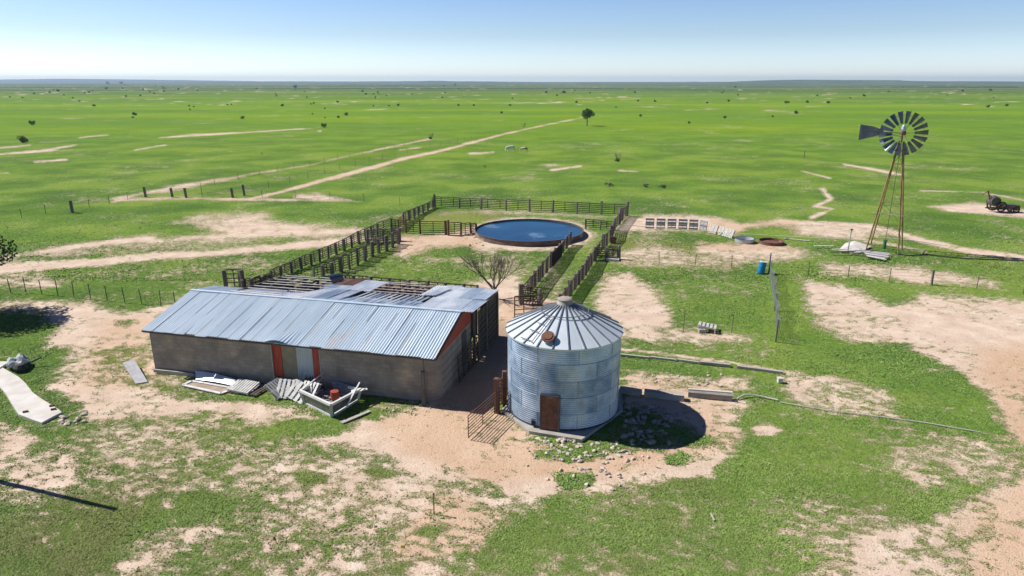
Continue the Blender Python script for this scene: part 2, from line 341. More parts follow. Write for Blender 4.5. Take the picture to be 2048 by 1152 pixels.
at = me.attributes.new('warm', 'FLOAT', 'POINT'); at.data.foreach_set('value', warm.astype(np.float32))

shade_dung = np.zeros_like(sv)  # shade under shed and in alley painted as dark brown; pens are manure soil
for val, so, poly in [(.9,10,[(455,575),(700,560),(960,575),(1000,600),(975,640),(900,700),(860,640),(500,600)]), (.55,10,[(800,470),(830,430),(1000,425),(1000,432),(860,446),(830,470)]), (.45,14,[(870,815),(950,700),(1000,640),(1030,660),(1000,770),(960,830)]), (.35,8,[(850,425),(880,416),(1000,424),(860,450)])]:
    k, a = edge(gpx, gpy, polydist, poly, so); shade_dung[k] = shade_dung[k]*(1-a)+val*a
at = me.attributes.new('shade_dung', 'FLOAT', 'POINT'); at.data.foreach_set('value', shade_dung.astype(np.float32))

def ground_material():
    m = bpy.data.materials.new('soil_and_sward'); m.use_nodes = True; nt = m.node_tree; N = nt.nodes; L = nt.links
    b = N['Principled BSDF']; b.inputs['Roughness'].default_value = 1.0; b.inputs['Specular IOR Level'].default_value = 0.02
    geo = N.new('ShaderNodeNewGeometry')
    def at_(n): a = N.new('ShaderNodeAttribute'); a.attribute_name = n; return a.outputs['Fac']
    def noise(scale, detail=4, rough=0.55, st=(1,1,1)):
        mp = N.new('ShaderNodeMapping'); mp.inputs['Scale'].default_value = st; L.new(geo.outputs['Position'], mp.inputs[0])
        n = N.new('ShaderNodeTexNoise'); n.inputs['Scale'].default_value = scale; n.inputs['Detail'].default_value = detail; n.inputs['Roughness'].default_value = rough
        L.new(mp.outputs[0], n.inputs['Vector']); return n.outputs['Fac']
    def math_(op, a, b_, c=None, clamp=False):
        q = N.new('ShaderNodeMath'); q.operation = op; q.use_clamp = clamp
        for i, v in enumerate((a, b_, c)):
            if v is None: continue
            if isinstance(v, (int, float)): q.inputs[i].default_value = v
            else: L.new(v, q.inputs[i])
        return q.outputs[0]
    def ramp(v, stops):
        r = N.new('ShaderNodeValToRGB'); e = r.color_ramp.elements
        while len(e) < len(stops): e.new(0.5)
        for k, (p, c) in enumerate(stops): e[k].position = p; e[k].color = (*c, 1)
        L.new(v, r.inputs[0]); return r.outputs[0]
    def mix(f, a, b_, mode='MIX'):
        x = N.new('ShaderNodeMix'); x.data_type = 'RGBA'; x.blend_type = mode
        for i, v in ((0,f),(6,a),(7,b_)):
            if isinstance(v, (int, float)): x.inputs[i].default_value = v
            elif isinstance(v, tuple): x.inputs[i].default_value = (*v, 1)
            else: L.new(v, x.inputs[i])
        return x.outputs[2]
    fine = noise(3.2, 6, 0.68); mid = noise(0.7, 4); tiny = noise(14, 4, 0.6); big = noise(0.012, 4, 0.6, (0.35,1,1)); huge = noise(0.0035, 3, 0.5, (0.3,1,1))
    med = noise(0.09, 5, 0.6)
    s = math_('MULTIPLY_ADD', math_('SUBTRACT', fine, 0.5), 1.7, at_('soil'))
    s = math_('MULTIPLY_ADD', math_('SUBTRACT', tiny, 0.5), 1.7, s)
    mask = N.new('ShaderNodeMapRange'); mask.interpolation_type = 'SMOOTHSTEP'; mask.inputs['From Min'].default_value = 0.32; mask.inputs['From Max'].default_value = 0.68
    L.new(s, mask.inputs['Value']); mask = mask.outputs[0]
    # bare soil: pale sandy caliche to warm red-brown
    dirt = ramp(mid, [(0.3,(0.55,0.42,0.32)),(0.55,(0.65,0.515,0.405)),(0.75,(0.72,0.61,0.50))])
    dirt = mix(at_('warm'), dirt, ramp(med, [(0.35,(0.52,0.34,0.215)),(0.65,(0.62,0.45,0.32))]))
    speck = ramp(noise(9, 5, 0.7), [(0.30,(0.50,0.46,0.42)),(0.44,(1,1,1))])
    dirt = mix(0.75, dirt, speck, 'MULTIPLY')
    dirt = mix(0.5, dirt, ramp(tiny, [(0.3,(0.78,0.75,0.72)),(0.6,(1.04,1.04,1.03))]), 'MULTIPLY')
    # sward
    g1 = ramp(med, [(0.38,(0.084,0.160,0.033)),(0.5,(0.124,0.220,0.037)),(0.60,(0.190,0.278,0.050))])
    g1 = mix(0.85, g1, ramp(fine, [(0.30,(0.55,0.62,0.55)),(0.5,(0.98,0.98,0.95)),(0.68,(1.45,1.30,1.35))]), 'MULTIPLY')
    g1 = mix(0.6, g1, ramp(tiny, [(0.32,(0.6,0.66,0.6)),(0.62,(1.25,1.2,1.2))]), 'MULTIPLY')
    g1 = mix(math_('MULTIPLY', at_('dry'), 0.85), g1, ramp(fine, [(0.3,(0.16,0.13,0.045)),(0.65,(0.34,0.26,0.12))]))
    sep = N.new('ShaderNodeSeparateXYZ'); L.new(geo.outputs['Position'], sep.inputs[0])
    fr = N.new('ShaderNodeMapRange'); fr.inputs['From Min'].default_value = 90; fr.inputs['From Max'].default_value = 260; L.new(sep.outputs['Y'], fr.inputs['Value'])
    g2 = ramp(big, [(0.34,(0.116,0.208,0.034)),(0.45,(0.134,0.240,0.028)),(0.55,(0.166,0.272,0.023)),(0.66,(0.212,0.304,0.021))])
    g2 = mix(0.35, g2, ramp(med, [(0.3,(0.72,0.78,0.8)),(0.65,(1.15,1.12,1.0))]), 'MULTIPLY')
    g2 = mix(0.4, g2, ramp(mid, [(0.3,(0.75,0.8,0.8)),(0.65,(1.15,1.1,1.05))]), 'MULTIPLY')
    grass = mix(fr.outputs[0], g1, g2)
    fs = N.new('ShaderNodeMapRange'); fs.inputs['From Min'].default_value = 480; fs.inputs['From Max'].default_value = 1500; L.new(sep.outputs['Y'], fs.inputs['Value'])
    scrub = ramp(huge, [(0.40,(0.045,0.080,0.034)),(0.50,(0.085,0.135,0.042)),(0.60,(0.15,0.185,0.075))])
    grass = mix(fs.outputs[0], grass, scrub)
    dirt = mix(at_('shade_dung'), dirt, ramp(mid, [(0.3,(0.10,0.075,0.055)),(0.7,(0.19,0.145,0.11))]))
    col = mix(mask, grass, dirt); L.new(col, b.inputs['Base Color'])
    # straw and thin half-bare sward where soil and grass meet
    so_ = N.new('ShaderNodeMapRange'); so_.interpolation_type = 'SMOOTHSTEP'; so_.inputs['From Min'].default_value = 0.22; so_.inputs['From Max'].default_value = 0.46; L.new(at_('soil'), so_.inputs['Value'])
    so2 = N.new('ShaderNodeMapRange'); so2.interpolation_type = 'SMOOTHSTEP'; so2.inputs['From Min'].default_value = 0.60; so2.inputs['From Max'].default_value = 0.84; so2.inputs['To Min'].default_value = 1; so2.inputs['To Max'].default_value = 0; L.new(at_('soil'), so2.inputs['Value'])
    spk = ramp(noise(5.5, 5, 0.72, (1,1.6,1)), [(0.40,(0,0,0)),(0.60,(1,1,1))])
    near_ = N.new('ShaderNodeMapRange'); near_.inputs['From Min'].default_value = 60; near_.inputs['From Max'].default_value = 110; near_.inputs['To Min'].default_value = 0.75; near_.inputs['To Max'].default_value = 0.2; L.new(sep.outputs['Y'], near_.inputs['Value'])
    sf = math_('MULTIPLY', math_('MULTIPLY', so_.outputs[0], so2.outputs[0]), math_('MULTIPLY', spk, near_.outputs[0]))
    straw = ramp(noise(11, 4, 0.7), [(0.36,(0.17,0.165,0.055)),(0.5,(0.34,0.30,0.16)),(0.64,(0.58,0.50,0.35))])
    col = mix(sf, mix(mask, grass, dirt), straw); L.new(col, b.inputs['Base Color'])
    hgt_ = math_('MULTIPLY_ADD', tiny, 0.5, math_('MULTIPLY', fine, math_('SUBTRACT', 1.6, mask)))
    bp = N.new('ShaderNodeBump'); bp.inputs['Strength'].default_value = 0.8; bp.inputs['Distance'].default_value = 0.10
    L.new(hgt_, bp.inputs['Height']); L.new(bp.outputs[0], b.inputs['Normal'])
    return m
M_ground = ground_material(); me.materials.append(M_ground)
ground = bpy.data.objects.new('ground', me); COL.objects.link(ground); tag(ground, kind='structure', label='open green grassland with bare sandy soil patches')

# ---------------------------------------------------------------- far hills and the air
def ridge(name, dist, prof, col, depth=900, jag=4.0, label=None):
    xs = np.arange(prof[0][0], prof[-1][0]+1, 6); ys = np.interp(xs, [p[0] for p in prof], [p[1] for p in prof])
    b = MB(); n = len(xs); z = dist*CP
    rings = [(-1.0,0.0),(-0.7,.30),(-0.4,.70),(-0.15,.95),(0,1.0),(0.4,.8),(1.0,0.0)]
    for dy, k in rings:
        for i, (x, y) in enumerate(zip(xs, ys)):
            Y = dist+dy*depth; X = (x-1024)*(z/FPX)*(Y/dist)
            top = H+(163.0-y)/1490*dist+jag*(float(vnoise(np.array([X*1.0]),np.array([Y]),160,3)[0])-.5)+.5*jag*(float(vnoise(np.array([X*1.0]),np.array([Y]),50,4)[0])-.5)
            b.v.append((X, Y, -0.5 if k == 0 else max(0.0, top)*k)); b.t.append(.5)
    for k in range(len(rings)-1):
        for i in range(n-1): b.f.append((k*n+i, k*n+i+1, (k+1)*n+i+1, (k+1)*n+i))
    o = obj(name, b, col, smooth=True); return tag(o, kind='structure', label=label)
M_hill = mat('far_scrub_hill', (0.045,0.085,0.05), (0.085,0.125,0.07), 0.006, 1.0, c3=(0.12,0.15,0.09), t3=0.62, spec=0.1)
M_hill2 = mat('far_blue_plain', (0.03,0.065,0.055), (0.05,0.085,0.07), 0.004, 1.0, spec=0.1)
ridge('hills', 9200, [(-900,157),(0,159),(120,157.5),(320,159.5),(520,162.5),(700,163),(850,162),(1100,164),(1300,164),(1700,163),(2900,165)], M_hill2, 1600, 4, 'long blue ridge on the far horizon')
ridge('hills', 6600, [(-600,164),(200,166),(500,164),(640,165),(835,164.5),(855,161.5),(885,161.5),(912,163.8),(945,163),(985,163),(1010,165),(1160,165.5),(1190,164.2),(1300,164.5),(1420,165.5),(2700,168)], M_hill2, 700, 3, 'low flat topped mesa on the horizon')
ridge('hills', 5200, [(1150,168),(1300,166),(1440,164.5),(1530,160.5),(1600,159.5),(1700,160),(1790,160.5),(1830,162),(1900,162.5),(2048,163.2),(2700,164)], M_hill, 900, 3, 'low green hill on the right horizon')
hz = MB(); hz.box((0, 0, 42), (24400, 24400, 90)); M_air = bpy.data.materials.new('thin_air'); M_air.use_nodes = True
for n_ in list(M_air.node_tree.nodes):
    if n_.type == 'BSDF_PRINCIPLED': M_air.node_tree.nodes.remove(n_)
pv = M_air.node_tree.nodes.new('ShaderNodeVolumePrincipled'); pv.inputs['Density'].default_value = 9.5e-5; pv.inputs['Color'].default_value = (0.62,0.80,1.0,1); pv.inputs['Anisotropy'].default_value = 0.2
M_air.node_tree.links.new(pv.outputs[0], M_air.node_tree.nodes['Material Output'].inputs['Volume'])
haze = obj('haze', hz, M_air); tag(haze, kind='stuff', label='thin bluish air over the plain', cat='haze')

# ---------------------------------------------------------------- barn
BC = P(878, 806)                                    # front right corner of the barn on the ground
BCl = P(311, 742); bt = (BC-BCl); BL = bt.length; bt = bt.normalized(); bs = Vector((-bt.y, bt.x, 0)); BRZ = math.atan2(bt.y, bt.x)
def B(t, s, z=0): return BC+bt*t+bs*s+Vector((0,0,z))
def tpos(px): # t on the front wall line seen at column px
    k = (px-1024)/FPX
    lo, hi = -20, 3
    for _ in range(50):
        m_ = (lo+hi)/2; q = B(m_, 0, 1.0)
        if pix(q.x, q.y, 1.0)[0] < px: lo = m_
        else: hi = m_
    return lo
WH = 2.40; RS, RH = 3.8, 3.50; EH = 2.50; ES = -0.38; BD = 5.6
barn = thing('barn', 'long grey block walled barn under a corrugated metal roof', 'barn', BC, BRZ)
M_wall = mat('grey_brown_block_wall', (0.24,0.212,0.185), (0.36,0.31,0.265), 0.9, 0.95, bump=0.5, bscale=10, c3=(0.44,0.35,0.27), t3=0.60)
def add_courses(m):
    nt = m.node_tree; N = nt.nodes; L = nt.links; b = N['Principled BSDF']
    tc = N.new('ShaderNodeTexCoord'); mp = N.new('ShaderNodeMapping'); mp.inputs['Rotation'].default_value = (R(90),0,0); L.new(tc.outputs['Object'], mp.inputs[0])
    br = N.new('ShaderNodeTexBrick'); br.inputs['Scale'].default_value = 1.0; br.inputs['Brick Width'].default_value = 0.42; br.inputs['Row Height'].default_value = 0.2; br.inputs['Mortar Size'].default_value = 0.012
    br.inputs['Color1'].default_value = (0.82,0.80,0.78,1); br.inputs['Color2'].default_value = (1.1,1.08,1.05,1); br.inputs['Mortar'].default_value = (0.75,0.74,0.73,1); L.new(mp.outputs[0], br.inputs[0])
    src = b.inputs['Base Color'].links[0].from_socket; x = N.new('ShaderNodeMix'); x.data_type = 'RGBA'; x.blend_type = 'MULTIPLY'; x.inputs[0].default_value = 0.8
    L.new(src, x.inputs[6]); L.new(br.outputs[0], x.inputs[7]); L.new(x.outputs[2], b.inputs['Base Color'])
add_courses(M_wall)
t0, t1, t2, t3, t4 = tpos(545), tpos(563), tpos(593), tpos(626), tpos(643)
# walls as one mesh in the barn's own space (x = t along the front, y = s to the back)
wb = MB(); TH = 0.3
def wallbox(x0, x1, y0, y1, z0, z1): wb.box(((x0+x1)/2,(y0+y1)/2,(z0+z1)/2), (x1-x0,y1-y0,z1-z0))
rc = 0.8
wallbox(-BL, t0, 0, TH, 0, WH); wallbox(t4, -rc, 0, TH, 0, WH)
poly = [(-rc,0)]+[(-rc+rc*math.sin(a), rc-rc*math.cos(a)) for a in np.linspace(0.15, math.pi/2, 8)]+[(0,BD),(-TH,BD),(-TH,TH),(-rc,TH)]
wb.prism(poly, 0, WH); wallbox(-BL, -BL+TH, TH, BD, 0, WH); wallbox(-BL+TH, -TH, BD-TH, BD, 0, WH)
obj('wall', wb, M_wall, barn, world=False)
# gable ends
def gable(x0, x1, m, name):
    g = MB(); pr = [(0.05, WH+.003), (RS, RH-0.07), (BD, 3.20), (BD, WH+.003)]
    n = len(pr); g.add([(x0,s,z) for s,z in pr]+[(x1,s,z) for s,z in pr], [tuple(range(n)), tuple(range(n,2*n))[::-1]]+[(i,(i+1)%n,n+(i+1)%n,n+i) for i in range(n)])
    return fixn(obj(name, g, m, barn, world=False))
gable(-0.10, 0.04, M_red, 'red_gable'); gable(-BL+0.03, -BL+0.12, M_wall, 'gable')
# corrugated roof, real waves
def corrugated(name, x0, x1, prof, m, parent, pitch=0.15, amp=0.019, sheet=0.66, thick=0.0, seg=6, jitter=0.03, tj=0.16, seed=3, th=0.008, ysub=4, offs=None):
    """sheet roof spanning x0..x1 whose section is prof [(s, z) ...]; waves run down the slope"""
    rg = random.Random(seed); b = MB(); n = max(2, int((x1-x0)/pitch*seg)); ns = int((x1-x0)/sheet)+2
    tin = [min(1,max(0,0.5+rg.uniform(-tj,tj))) for _ in range(ns)]; dz = [rg.uniform(0,jitter) for _ in range(ns)]; de = [rg.uniform(-0.07,0.07) for _ in range(ns)]
    pts = []
    for (s0,z0),(s1,z1) in zip(prof[:-1], prof[1:]):
        for k in range(ysub): pts.append((s0+(s1-s0)*k/ysub, z0+(z1-z0)*k/ysub))
    pts.append(prof[-1]); m_ = len(pts)
    prev = None
    for i in range(n+1):
        x = x0+(x1-x0)*i/n; k = min(ns-1, int((x-x0)/sheet)); z = amp*math.cos(2*math.pi*x/pitch)
        fresh = prev is None or k != prev
        cols = [k] if not fresh or prev is None else [prev, k]
        for q, kk in enumerate(cols):
            base = len(b.v)
            for j, (s, zz_) in enumerate(pts):
                ss = s+(de[kk] if j == 0 else 0); b.v.append((x, ss, zz_+z+dz[kk])); b.t.append(tin[kk])
            if i > 0 and q == 0:
                for j in range(m_-1): b.f.append((base-m_+j, base-m_+j+1, base+j+1, base+j)[::-1])
        prev = k
    o = obj(name, b, m, parent, world=False, smooth=False)
    md = o.modifiers.new('thickness', 'SOLIDIFY'); md.thickness = th; md.offset = 0
    return o
M_roof = tint_mat('galvanised_sheet', (0.44,0.55,0.65), (0.66,0.75,0.83), rough=0.42, metal=0.22, noise=0.40, scale=1.1, c3=(0.58,0.57,0.56), t3=0.66, stretch=(3.0,0.35,1), spec=0.5)
roof = corrugated('roof', -BL-0.12, 0.02, [(ES,EH),(RS,RH)], M_roof, barn, seed=5)
rr_ = corrugated('rear_roof', -BL-0.12, 0.0, [(RS+0.01,RH-.01),(BD+0.2,3.17)], M_roof, barn, seed=8)
rc_ = MB(); rc_.bar((-BL-0.16,RS,RH+0.035),(0.08,RS,RH+0.035),0.26,0.02); obj('ridge_cap', rc_, M_roof, barn, world=False)
fb = MB()
for x in (0.055, -BL-0.14):
    fb.bar((x,ES+.05,EH-0.07),(x,RS,RH-0.07),0.035,0.12); fb.bar((x,RS,RH-0.07),(x,BD,3.12),0.035,0.12)
fb.bar((-BL-.13,ES+.05,EH-.075),(.02,ES+.05,EH-.075),0.035,0.09)
obj('fascia', fb, M_darkboard, barn, world=False)
sm = MB(); rs2 = random.Random(6)
for i in range(26):
    x = -BL-.12+.66*i+rs2.uniform(-.01,.01); u0 = rs2.choice([0,0,.2,.45,.6]); u1 = min(1, u0+rs2.uniform(.25,.9))
    if x < -.1: sm.bar((x,ES+(RS-ES)*u0,EH+(RH-EH)*u0+.032),(x+.01,ES+(RS-ES)*u1,EH+(RH-EH)*u1+.032),.022,.014)
obj('lap_seam_shadows', sm, mat('seam_shadow',(0.16,0.18,0.21),(0.30,0.33,0.36),2,.6,.2), barn, world=False)  # dark strips along the sheet laps, standing in for overlap shadow
# doorway panels
def panel(name, x0, x1, z0, z1, m, y=0.12, th=0.05, label=None):
    q = MB(); q.box(((x0+x1)/2, y, (z0+z1)/2), (x1-x0, th, z1-z0)); o = obj(name, q, m, barn, world=False)
    if label: o['label'] = label
    return o
panel('red_door_panel', t0+.04, t1, 0.46, WH, M_red, .10); panel('red_door_panel', t3, t4-.08, 0.46, WH, M_red, .10)
panel('plywood_panel', t1, t2, 0.0, WH, M_tan, .15)
M_corrp = tint_mat('pale_blue_sheet', (0.40,0.46,0.50), (0.56,0.62,0.66), rough=0.5, metal=0.3)
cp = MB()
nn = 60
for i in range(nn+1):
    x = t2+(t3-t2)*i/nn; y = .10+.02*math.cos(2*math.pi*i/7.5)
    cp.v += [(x,y,0.02),(x,y,WH-.02)]; cp.t += [.5,.5]
    if i: cp.f.append((2*i-2,2*i,2*i+1,2*i-1))
o = obj('corrugated_door', cp, M_corrp, barn, world=False); o.modifiers.new('t','SOLIDIFY').thickness = 0.01
M_bluegrey = mat('blue_grey_board', (0.10,0.13,0.17), (0.16,0.19,0.23), 3, 0.8)
panel('lower_board', t0+.02, t1+.45, 0.0, 0.44, M_bluegrey, .03); panel('lower_board', t3-.35, t4-.05, 0.0, 0.44, M_bluegrey, .03)
for x in (t0+.02, t4-.04): obj('door_jamb', MB().bar((x,.02,0),(x,.02,WH),.05,.05), M_board, barn, world=False)

# sheet curled up at the eave over the doorway
fl = MB(); nn = 46
for i in range(nn+1):
    x = t0-.12+1.5*i/nn; k = math.sin(math.pi*i/nn)
    for j in range(4):
        s = ES-.05+.36*j; z = EH+(s-ES)*(RH-EH)/(RS-ES)+0.03+0.17*k*(1-j/3)+0.02*math.cos(i*1.1)
        fl.v.append((x,s,z)); fl.t.append(.3)
    if i:
        for j in range(3): fl.f.append(((i-1)*4+j, (i-1)*4+j+1, i*4+j+1, i*4+j))
o = obj('lifted_sheet', fl, M_roof, barn, world=False); o.modifiers.new('t','SOLIDIFY').thickness = 0.01
# corner post, side door slit, side post, base planks
q = MB(); cp0 = P(848,809); q.tube(cp0, cp0+Vector((0,.04,1.75)), .11,.095,n=10); q.bar(cp0+Vector((.06,.12,1.6)), cp0+Vector((.02,.15,2.42)),.08,.06); obj('corner_post', q, M_post, barn)
q = MB(); q.box((0.02,4.15,1.25),(0.05,0.75,2.0)); obj('side_door', q, M_darkboard, barn, world=False)
q = MB(); q.tube((0.18,5.55,0),(0.18,5.5,3.25),.085,n=10); obj('side_post', q, M_post, barn, world=False)
q = MB(); q.bar((-BL+.1,-.22,.10),(-BL+2.6,-.14,.08),.05,.14); q.bar((-BL+.0,-.20,.19),(-BL+2.5,-.12,.17),.09,.03); obj('base_plank', q, M_board, barn, world=False)
# cattle panel leaned on the end wall
def gate(name, label, cat, a, b, h, rails=6, m=None, group=None, r=.022, lift=.12, lean=Vector((0,0,0)), verts=3):
    """tubular gate from ground point a to b"""
    a, b = Vector(a), Vector(b); g = thing(name, label, cat, a, 0, group) if label else None
    q = MB(); top = Vector((0,0,h))+lean
    for z in (lift/h, 1): q.tube(a+top*z, b+top*z, r*1.3, n=6)
    for e in (a, b): q.tube(e+top*(lift/h), e+top, r*1.3, n=6)
    f = obj('frame', q, m or M_rail, g)
    for k in range(1, rails): z = lift/h+(1-lift/h)*k/rails; obj('rail', MB().tube(a+top*z, b+top*z, r, n=5), m or M_rail, g)
    for k in range(1, verts+1):
        c = a+(b-a)*k/(verts+1); obj('brace', MB().tube(c+top*(lift/h), c+top, r, n=5), m or M_rail, g)
    return g
gate('cattle_gate', 'dark tubular gate leaned along the shaded end wall of the barn', 'gate', B(.30,2.35), B(.42,5.4), 1.5, 7, r=.028, lean=Vector((-.06,0,0)))

# ---------------------------------------------------------------- open shed behind the barn
SX0, SX1, SB = -14.1, 0.42, 9.75
def shz(s): return 3.43-(s-RS)*0.09
shed = thing('open_shed', 'lean-to shed behind the barn with bare rafters and patchwork metal roof', 'shed', B(0,SB), BRZ)
def SH(t, s, dz=0): return B(t, s, shz(s)+dz)
for t in np.linspace(SX0, SX1, 7):
    for s in (SB-.1, 7.2): obj('post', MB().tube(B(t,s), SH(t,s,-.1), .085, n=8), M_post, shed)
for i, t in enumerate(np.linspace(SX0, SX1-.05, 18)):
    obj('rafter', MB().bar(SH(t,BD+.15,-.07), SH(t,SB,-.07), .06, .13), M_darkboard, shed)
M_purlin = mat('bleached_purlin', (0.42,0.38,0.36), (0.62,0.58,0.55), 3, 0.85)
rnp = random.Random(4)
for k, s in enumerate(np.linspace(RS+1.1, SB, 8)):
    x = SX0+(0 if k % 3 else .1); xe = -9.5 if k < 7 else SX1
    while x < xe-.3:
        ln = rnp.uniform(2.2, 4.6); x2 = min(x+ln, xe); ds = rnp.uniform(-.10,.10)
        obj('purlin', MB().bar(SH(x,s+ds,.03), SH(x2,s+ds+rnp.uniform(-.12,.12),.03+rnp.uniform(0,.03)), .085, .045), M_purlin, shed)
        x = x2+rnp.choice([.05,.05,.6,1.1])
obj('purlin', MB().bar(SH(SX0-.1,RS+.35,.12), SH(SX0+4.6,RS+.30,.10), .16, .05), M_purlin, shed)
obj('edge_beam', MB().bar(SH(SX0,RS,-.02), SH(SX0,SB,-.02), .08, .18), M_darkboard, shed)
obj('edge_beam', MB().bar(SH(SX1,BD,-.05), SH(SX1,SB,-.05), .07, .14), M_rust, shed)
M_roofb = tint_mat('weathered_shed_sheet', (0.34,0.44,0.56), (0.86,0.88,0.90), rough=0.45, metal=0.05, noise=0.7, scale=0.8, c3=(0.36,0.27,0.24), t3=0.68, stretch=(1.2,0.5,1))
M_roofrust = tint_mat('rusted_shed_sheet', (0.20,0.10,0.075), (0.34,0.20,0.15), rough=0.7, metal=0.1, noise=0.4, scale=2)
rs_ = random.Random(12)
def sheet(x0, x1, s0, s1, m=None, dz=0.0, tilt=0.0, tint=None, skew=0.0, rust=False):
    b = MB(); n = max(8, int((x1-x0)/.13*6)); tn = rs_.uniform(.1,.95) if tint is None else tint
    for i in range(n+1):
        u = i/n; x = x0+(x1-x0)*u
        for j in range(5):
            w_ = j/4; s = s0+(s1-s0)*w_; z = .065+dz+.022*math.cos(2*math.pi*x/.16)+tilt*u+.012*math.sin(w_*3+x)
            q = SH(x+skew*w_, s, z); b.v.append(tuple(q)); b.t.append(tn)
        if i:
            for j in range(4): b.f.append(((i-1)*5+j, i*5+j, i*5+j+1, (i-1)*5+j+1))
    o = obj('roof_sheet', b, m or M_roofb, shed); o.modifiers.new('t','SOLIDIFY').thickness = 0.006; return o
sheet(-10.6,-9.7,RS+.15,6.4,skew=1.0,dz=.03,tint=.95); sheet(-10.9,-10.5,RS+.2,5.0,skew=.5,dz=.05,tint=.9)
for x in np.arange(-9.8, SX1-.3, .80):          # lower course beside the ridge
    if -7.0 < x+.4 < -2.9: continue
    sheet(x, x+.84, RS+.10, 6.95, dz=rs_.uniform(0,.03), skew=.25 if x < -6.9 else 0)
for k in range(12):                              # half stripped bay: narrow strips with dark gaps
    x = -7.0+k*.345; sheet(x, x+.17, RS+.10, 6.75, dz=.0, tint=[.3,.95,.6][k%3], skew=.30)
for x in np.arange(-9.9, SX1-.3, .80):          # upper course toward the rear edge
    if x < -8.9: sheet(x, x+.84, 8.0, SB+.15, m=M_roofrust, dz=.02+rs_.uniform(0,.03)); sheet(x, x+.84, 6.7, 8.1, dz=.01); continue
    if -6.9 < x+.4 < -3.7: continue
    sheet(x, x+.84, 6.75, SB+rs_.uniform(-.1,.25), dz=.03+rs_.uniform(0,.03))
M_pink = mat('rusty_pink_purlin',(0.36,0.27,0.24),(0.60,0.50,0.46),4,.85)
for s in (7.0, 7.7, 8.4, 9.3): obj('purlin', MB().bar(SH(-7.6,s,.06), SH(-2.9,s-.05,.06), .09, .05), M_pink, shed)
sheet(-3.3,-2.5,6.6,8.9,dz=.09,tilt=.05,tint=.7,skew=.3)
# curled dark sheet standing up at the back
cu_ = MB(); nn = 14
for i in range(nn+1):
    a = -0.5+2.4*i/nn; r = .42
    for j in range(2): q = SH(-10.3+r*math.cos(a)+.9*j*.3, 8.2+1.1*j, .12+r*max(0,math.sin(a))); cu_.v.append(tuple(q)); cu_.t.append(.1)
    if i: cu_.f.append((2*i-2,2*i-1,2*i+1,2*i))
o = obj('curled_sheet', cu_, M_iron, shed); o.modifiers.new('t','SOLIDIFY').thickness = .01
q = MB(); rw_ = random.Random(3); t = SX0
while t < SX1-.2: q.bar(B(t+.1,SB-.02,0), B(t+.1,SB-.02,2.5+rw_.uniform(-.25,.2)), .2, .03, up=(bs.x,bs.y,0)); t += .2 if rw_.random() > .12 else .4
obj('added_back_boards', q, M_darkboard, shed)  # dark boards added across the rear to darken the shed interior
q = MB(); s = BD
while s < SB-.1: q.bar(B(SX0,s+.1,0), B(SX0,s+.1,2.7), .03, .19, up=(bs.x,bs.y,0)); s += .2
obj('end_wall', q, M_darkboard, shed)
q = MB(); s = BD+.05
while s < SB-.3: q.bar(B(SX1-.05,s+.1,0), B(SX1-.05,s+.1,2.9+rw_.uniform(-.2,.1)), .03, .19, up=(bs.x,bs.y,0)); s += .2 if rw_.random() > .1 else .3
obj('added_side_boards', q, M_darkboard, shed)  # dark boards added on the alley side so the interior goes dark
# open side rails of the shed on the alley side
for z in np.linspace(.3,2.3,7): obj('side_rail', MB().tube(B(SX1+.02,BD+.3,z), B(SX1+.02,SB,z), .026, n=5), M_rail, shed)
# rusty rail panel leaning out at the shed's back corner
gate('cattle_gate', 'rust red rail panel standing at the rear right corner of the shed roof', 'gate', B(1.55,SB-.2), B(3.1,SB+.55), 2.7, 9, M_rustpost, r=.03, verts=2)

# ---------------------------------------------------------------- grain bin
GB = P(1130, 816); GR, GHt = 2.70, 4.15
GB = Vector((2.46, 30.2, 0)); GR, GHt = 2.65, 3.99
gb = thing('grain_bin', 'round corrugated steel grain bin with a ribbed cone roof', 'grain bin', GB)
PZ = 0.14
pad = MB(); pr = 3.0; poly = [((P(x,y,PZ)-GB).x, (P(x,y,PZ)-GB).y) for x, y in ((1003,818),(1058,862),(1163,879),(1246,819))]+[(3.1,1.6),(1.2,3.1),(-1.4,2.9)]
pad.prism(poly, 0, PZ); obj('foundation', pad, M_conc2, gb, world=False)
M_bin = bpy.data.materials.new('patched_bin_steel'); M_bin.use_nodes = True
def bin_mat():
    nt = M_bin.node_tree; N = nt.nodes; L = nt.links; b = N['Principled BSDF']; b.inputs['Metallic'].default_value = .42; b.inputs['Roughness'].default_value = .32
    a = N.new('ShaderNodeAttribute'); a.attribute_name = 'tint'; tc = N.new('ShaderNodeTexCoord')
    n = N.new('ShaderNodeTexNoise'); n.inputs['Scale'].default_value = 1.1; n.inputs['Detail'].default_value = 5; L.new(tc.outputs['Object'], n.inputs['Vector'])
    q = N.new('ShaderNodeMath'); q.operation = 'MULTIPLY_ADD'; q.inputs[1].default_value = 2.2; L.new(n.outputs['Fac'], q.inputs[0])
    q2 = N.new('ShaderNodeMath'); q2.operation = 'SUBTRACT'; q2.inputs[1].default_value = 1.08; L.new(a.outputs['Fac'], q2.inputs[0]); L.new(q2.outputs[0], q.inputs[2])
    r = N.new('ShaderNodeValToRGB'); e = r.color_ramp.elements; e[0].position = .1; e[0].color = (.16,.25,.37,1); e[1].position = .9; e[1].color = (.52,.62,.72,1)
    L.new(q.outputs[0], r.inputs[0]); L.new(r.outputs[0], b.inputs['Base Color'])
bin_mat()
M_binseam = mat('seam_steel', (0.14,0.20,0.27), (0.30,0.37,0.44), 3, .5, .2)
rgb_ = random.Random(9); wl = MB(); nseg = 144; rings = 5; per = 9; tin = {}
zs = np.arange(0, GHt+1e-6, GHt/ (rings*8*4))
m_ = nseg
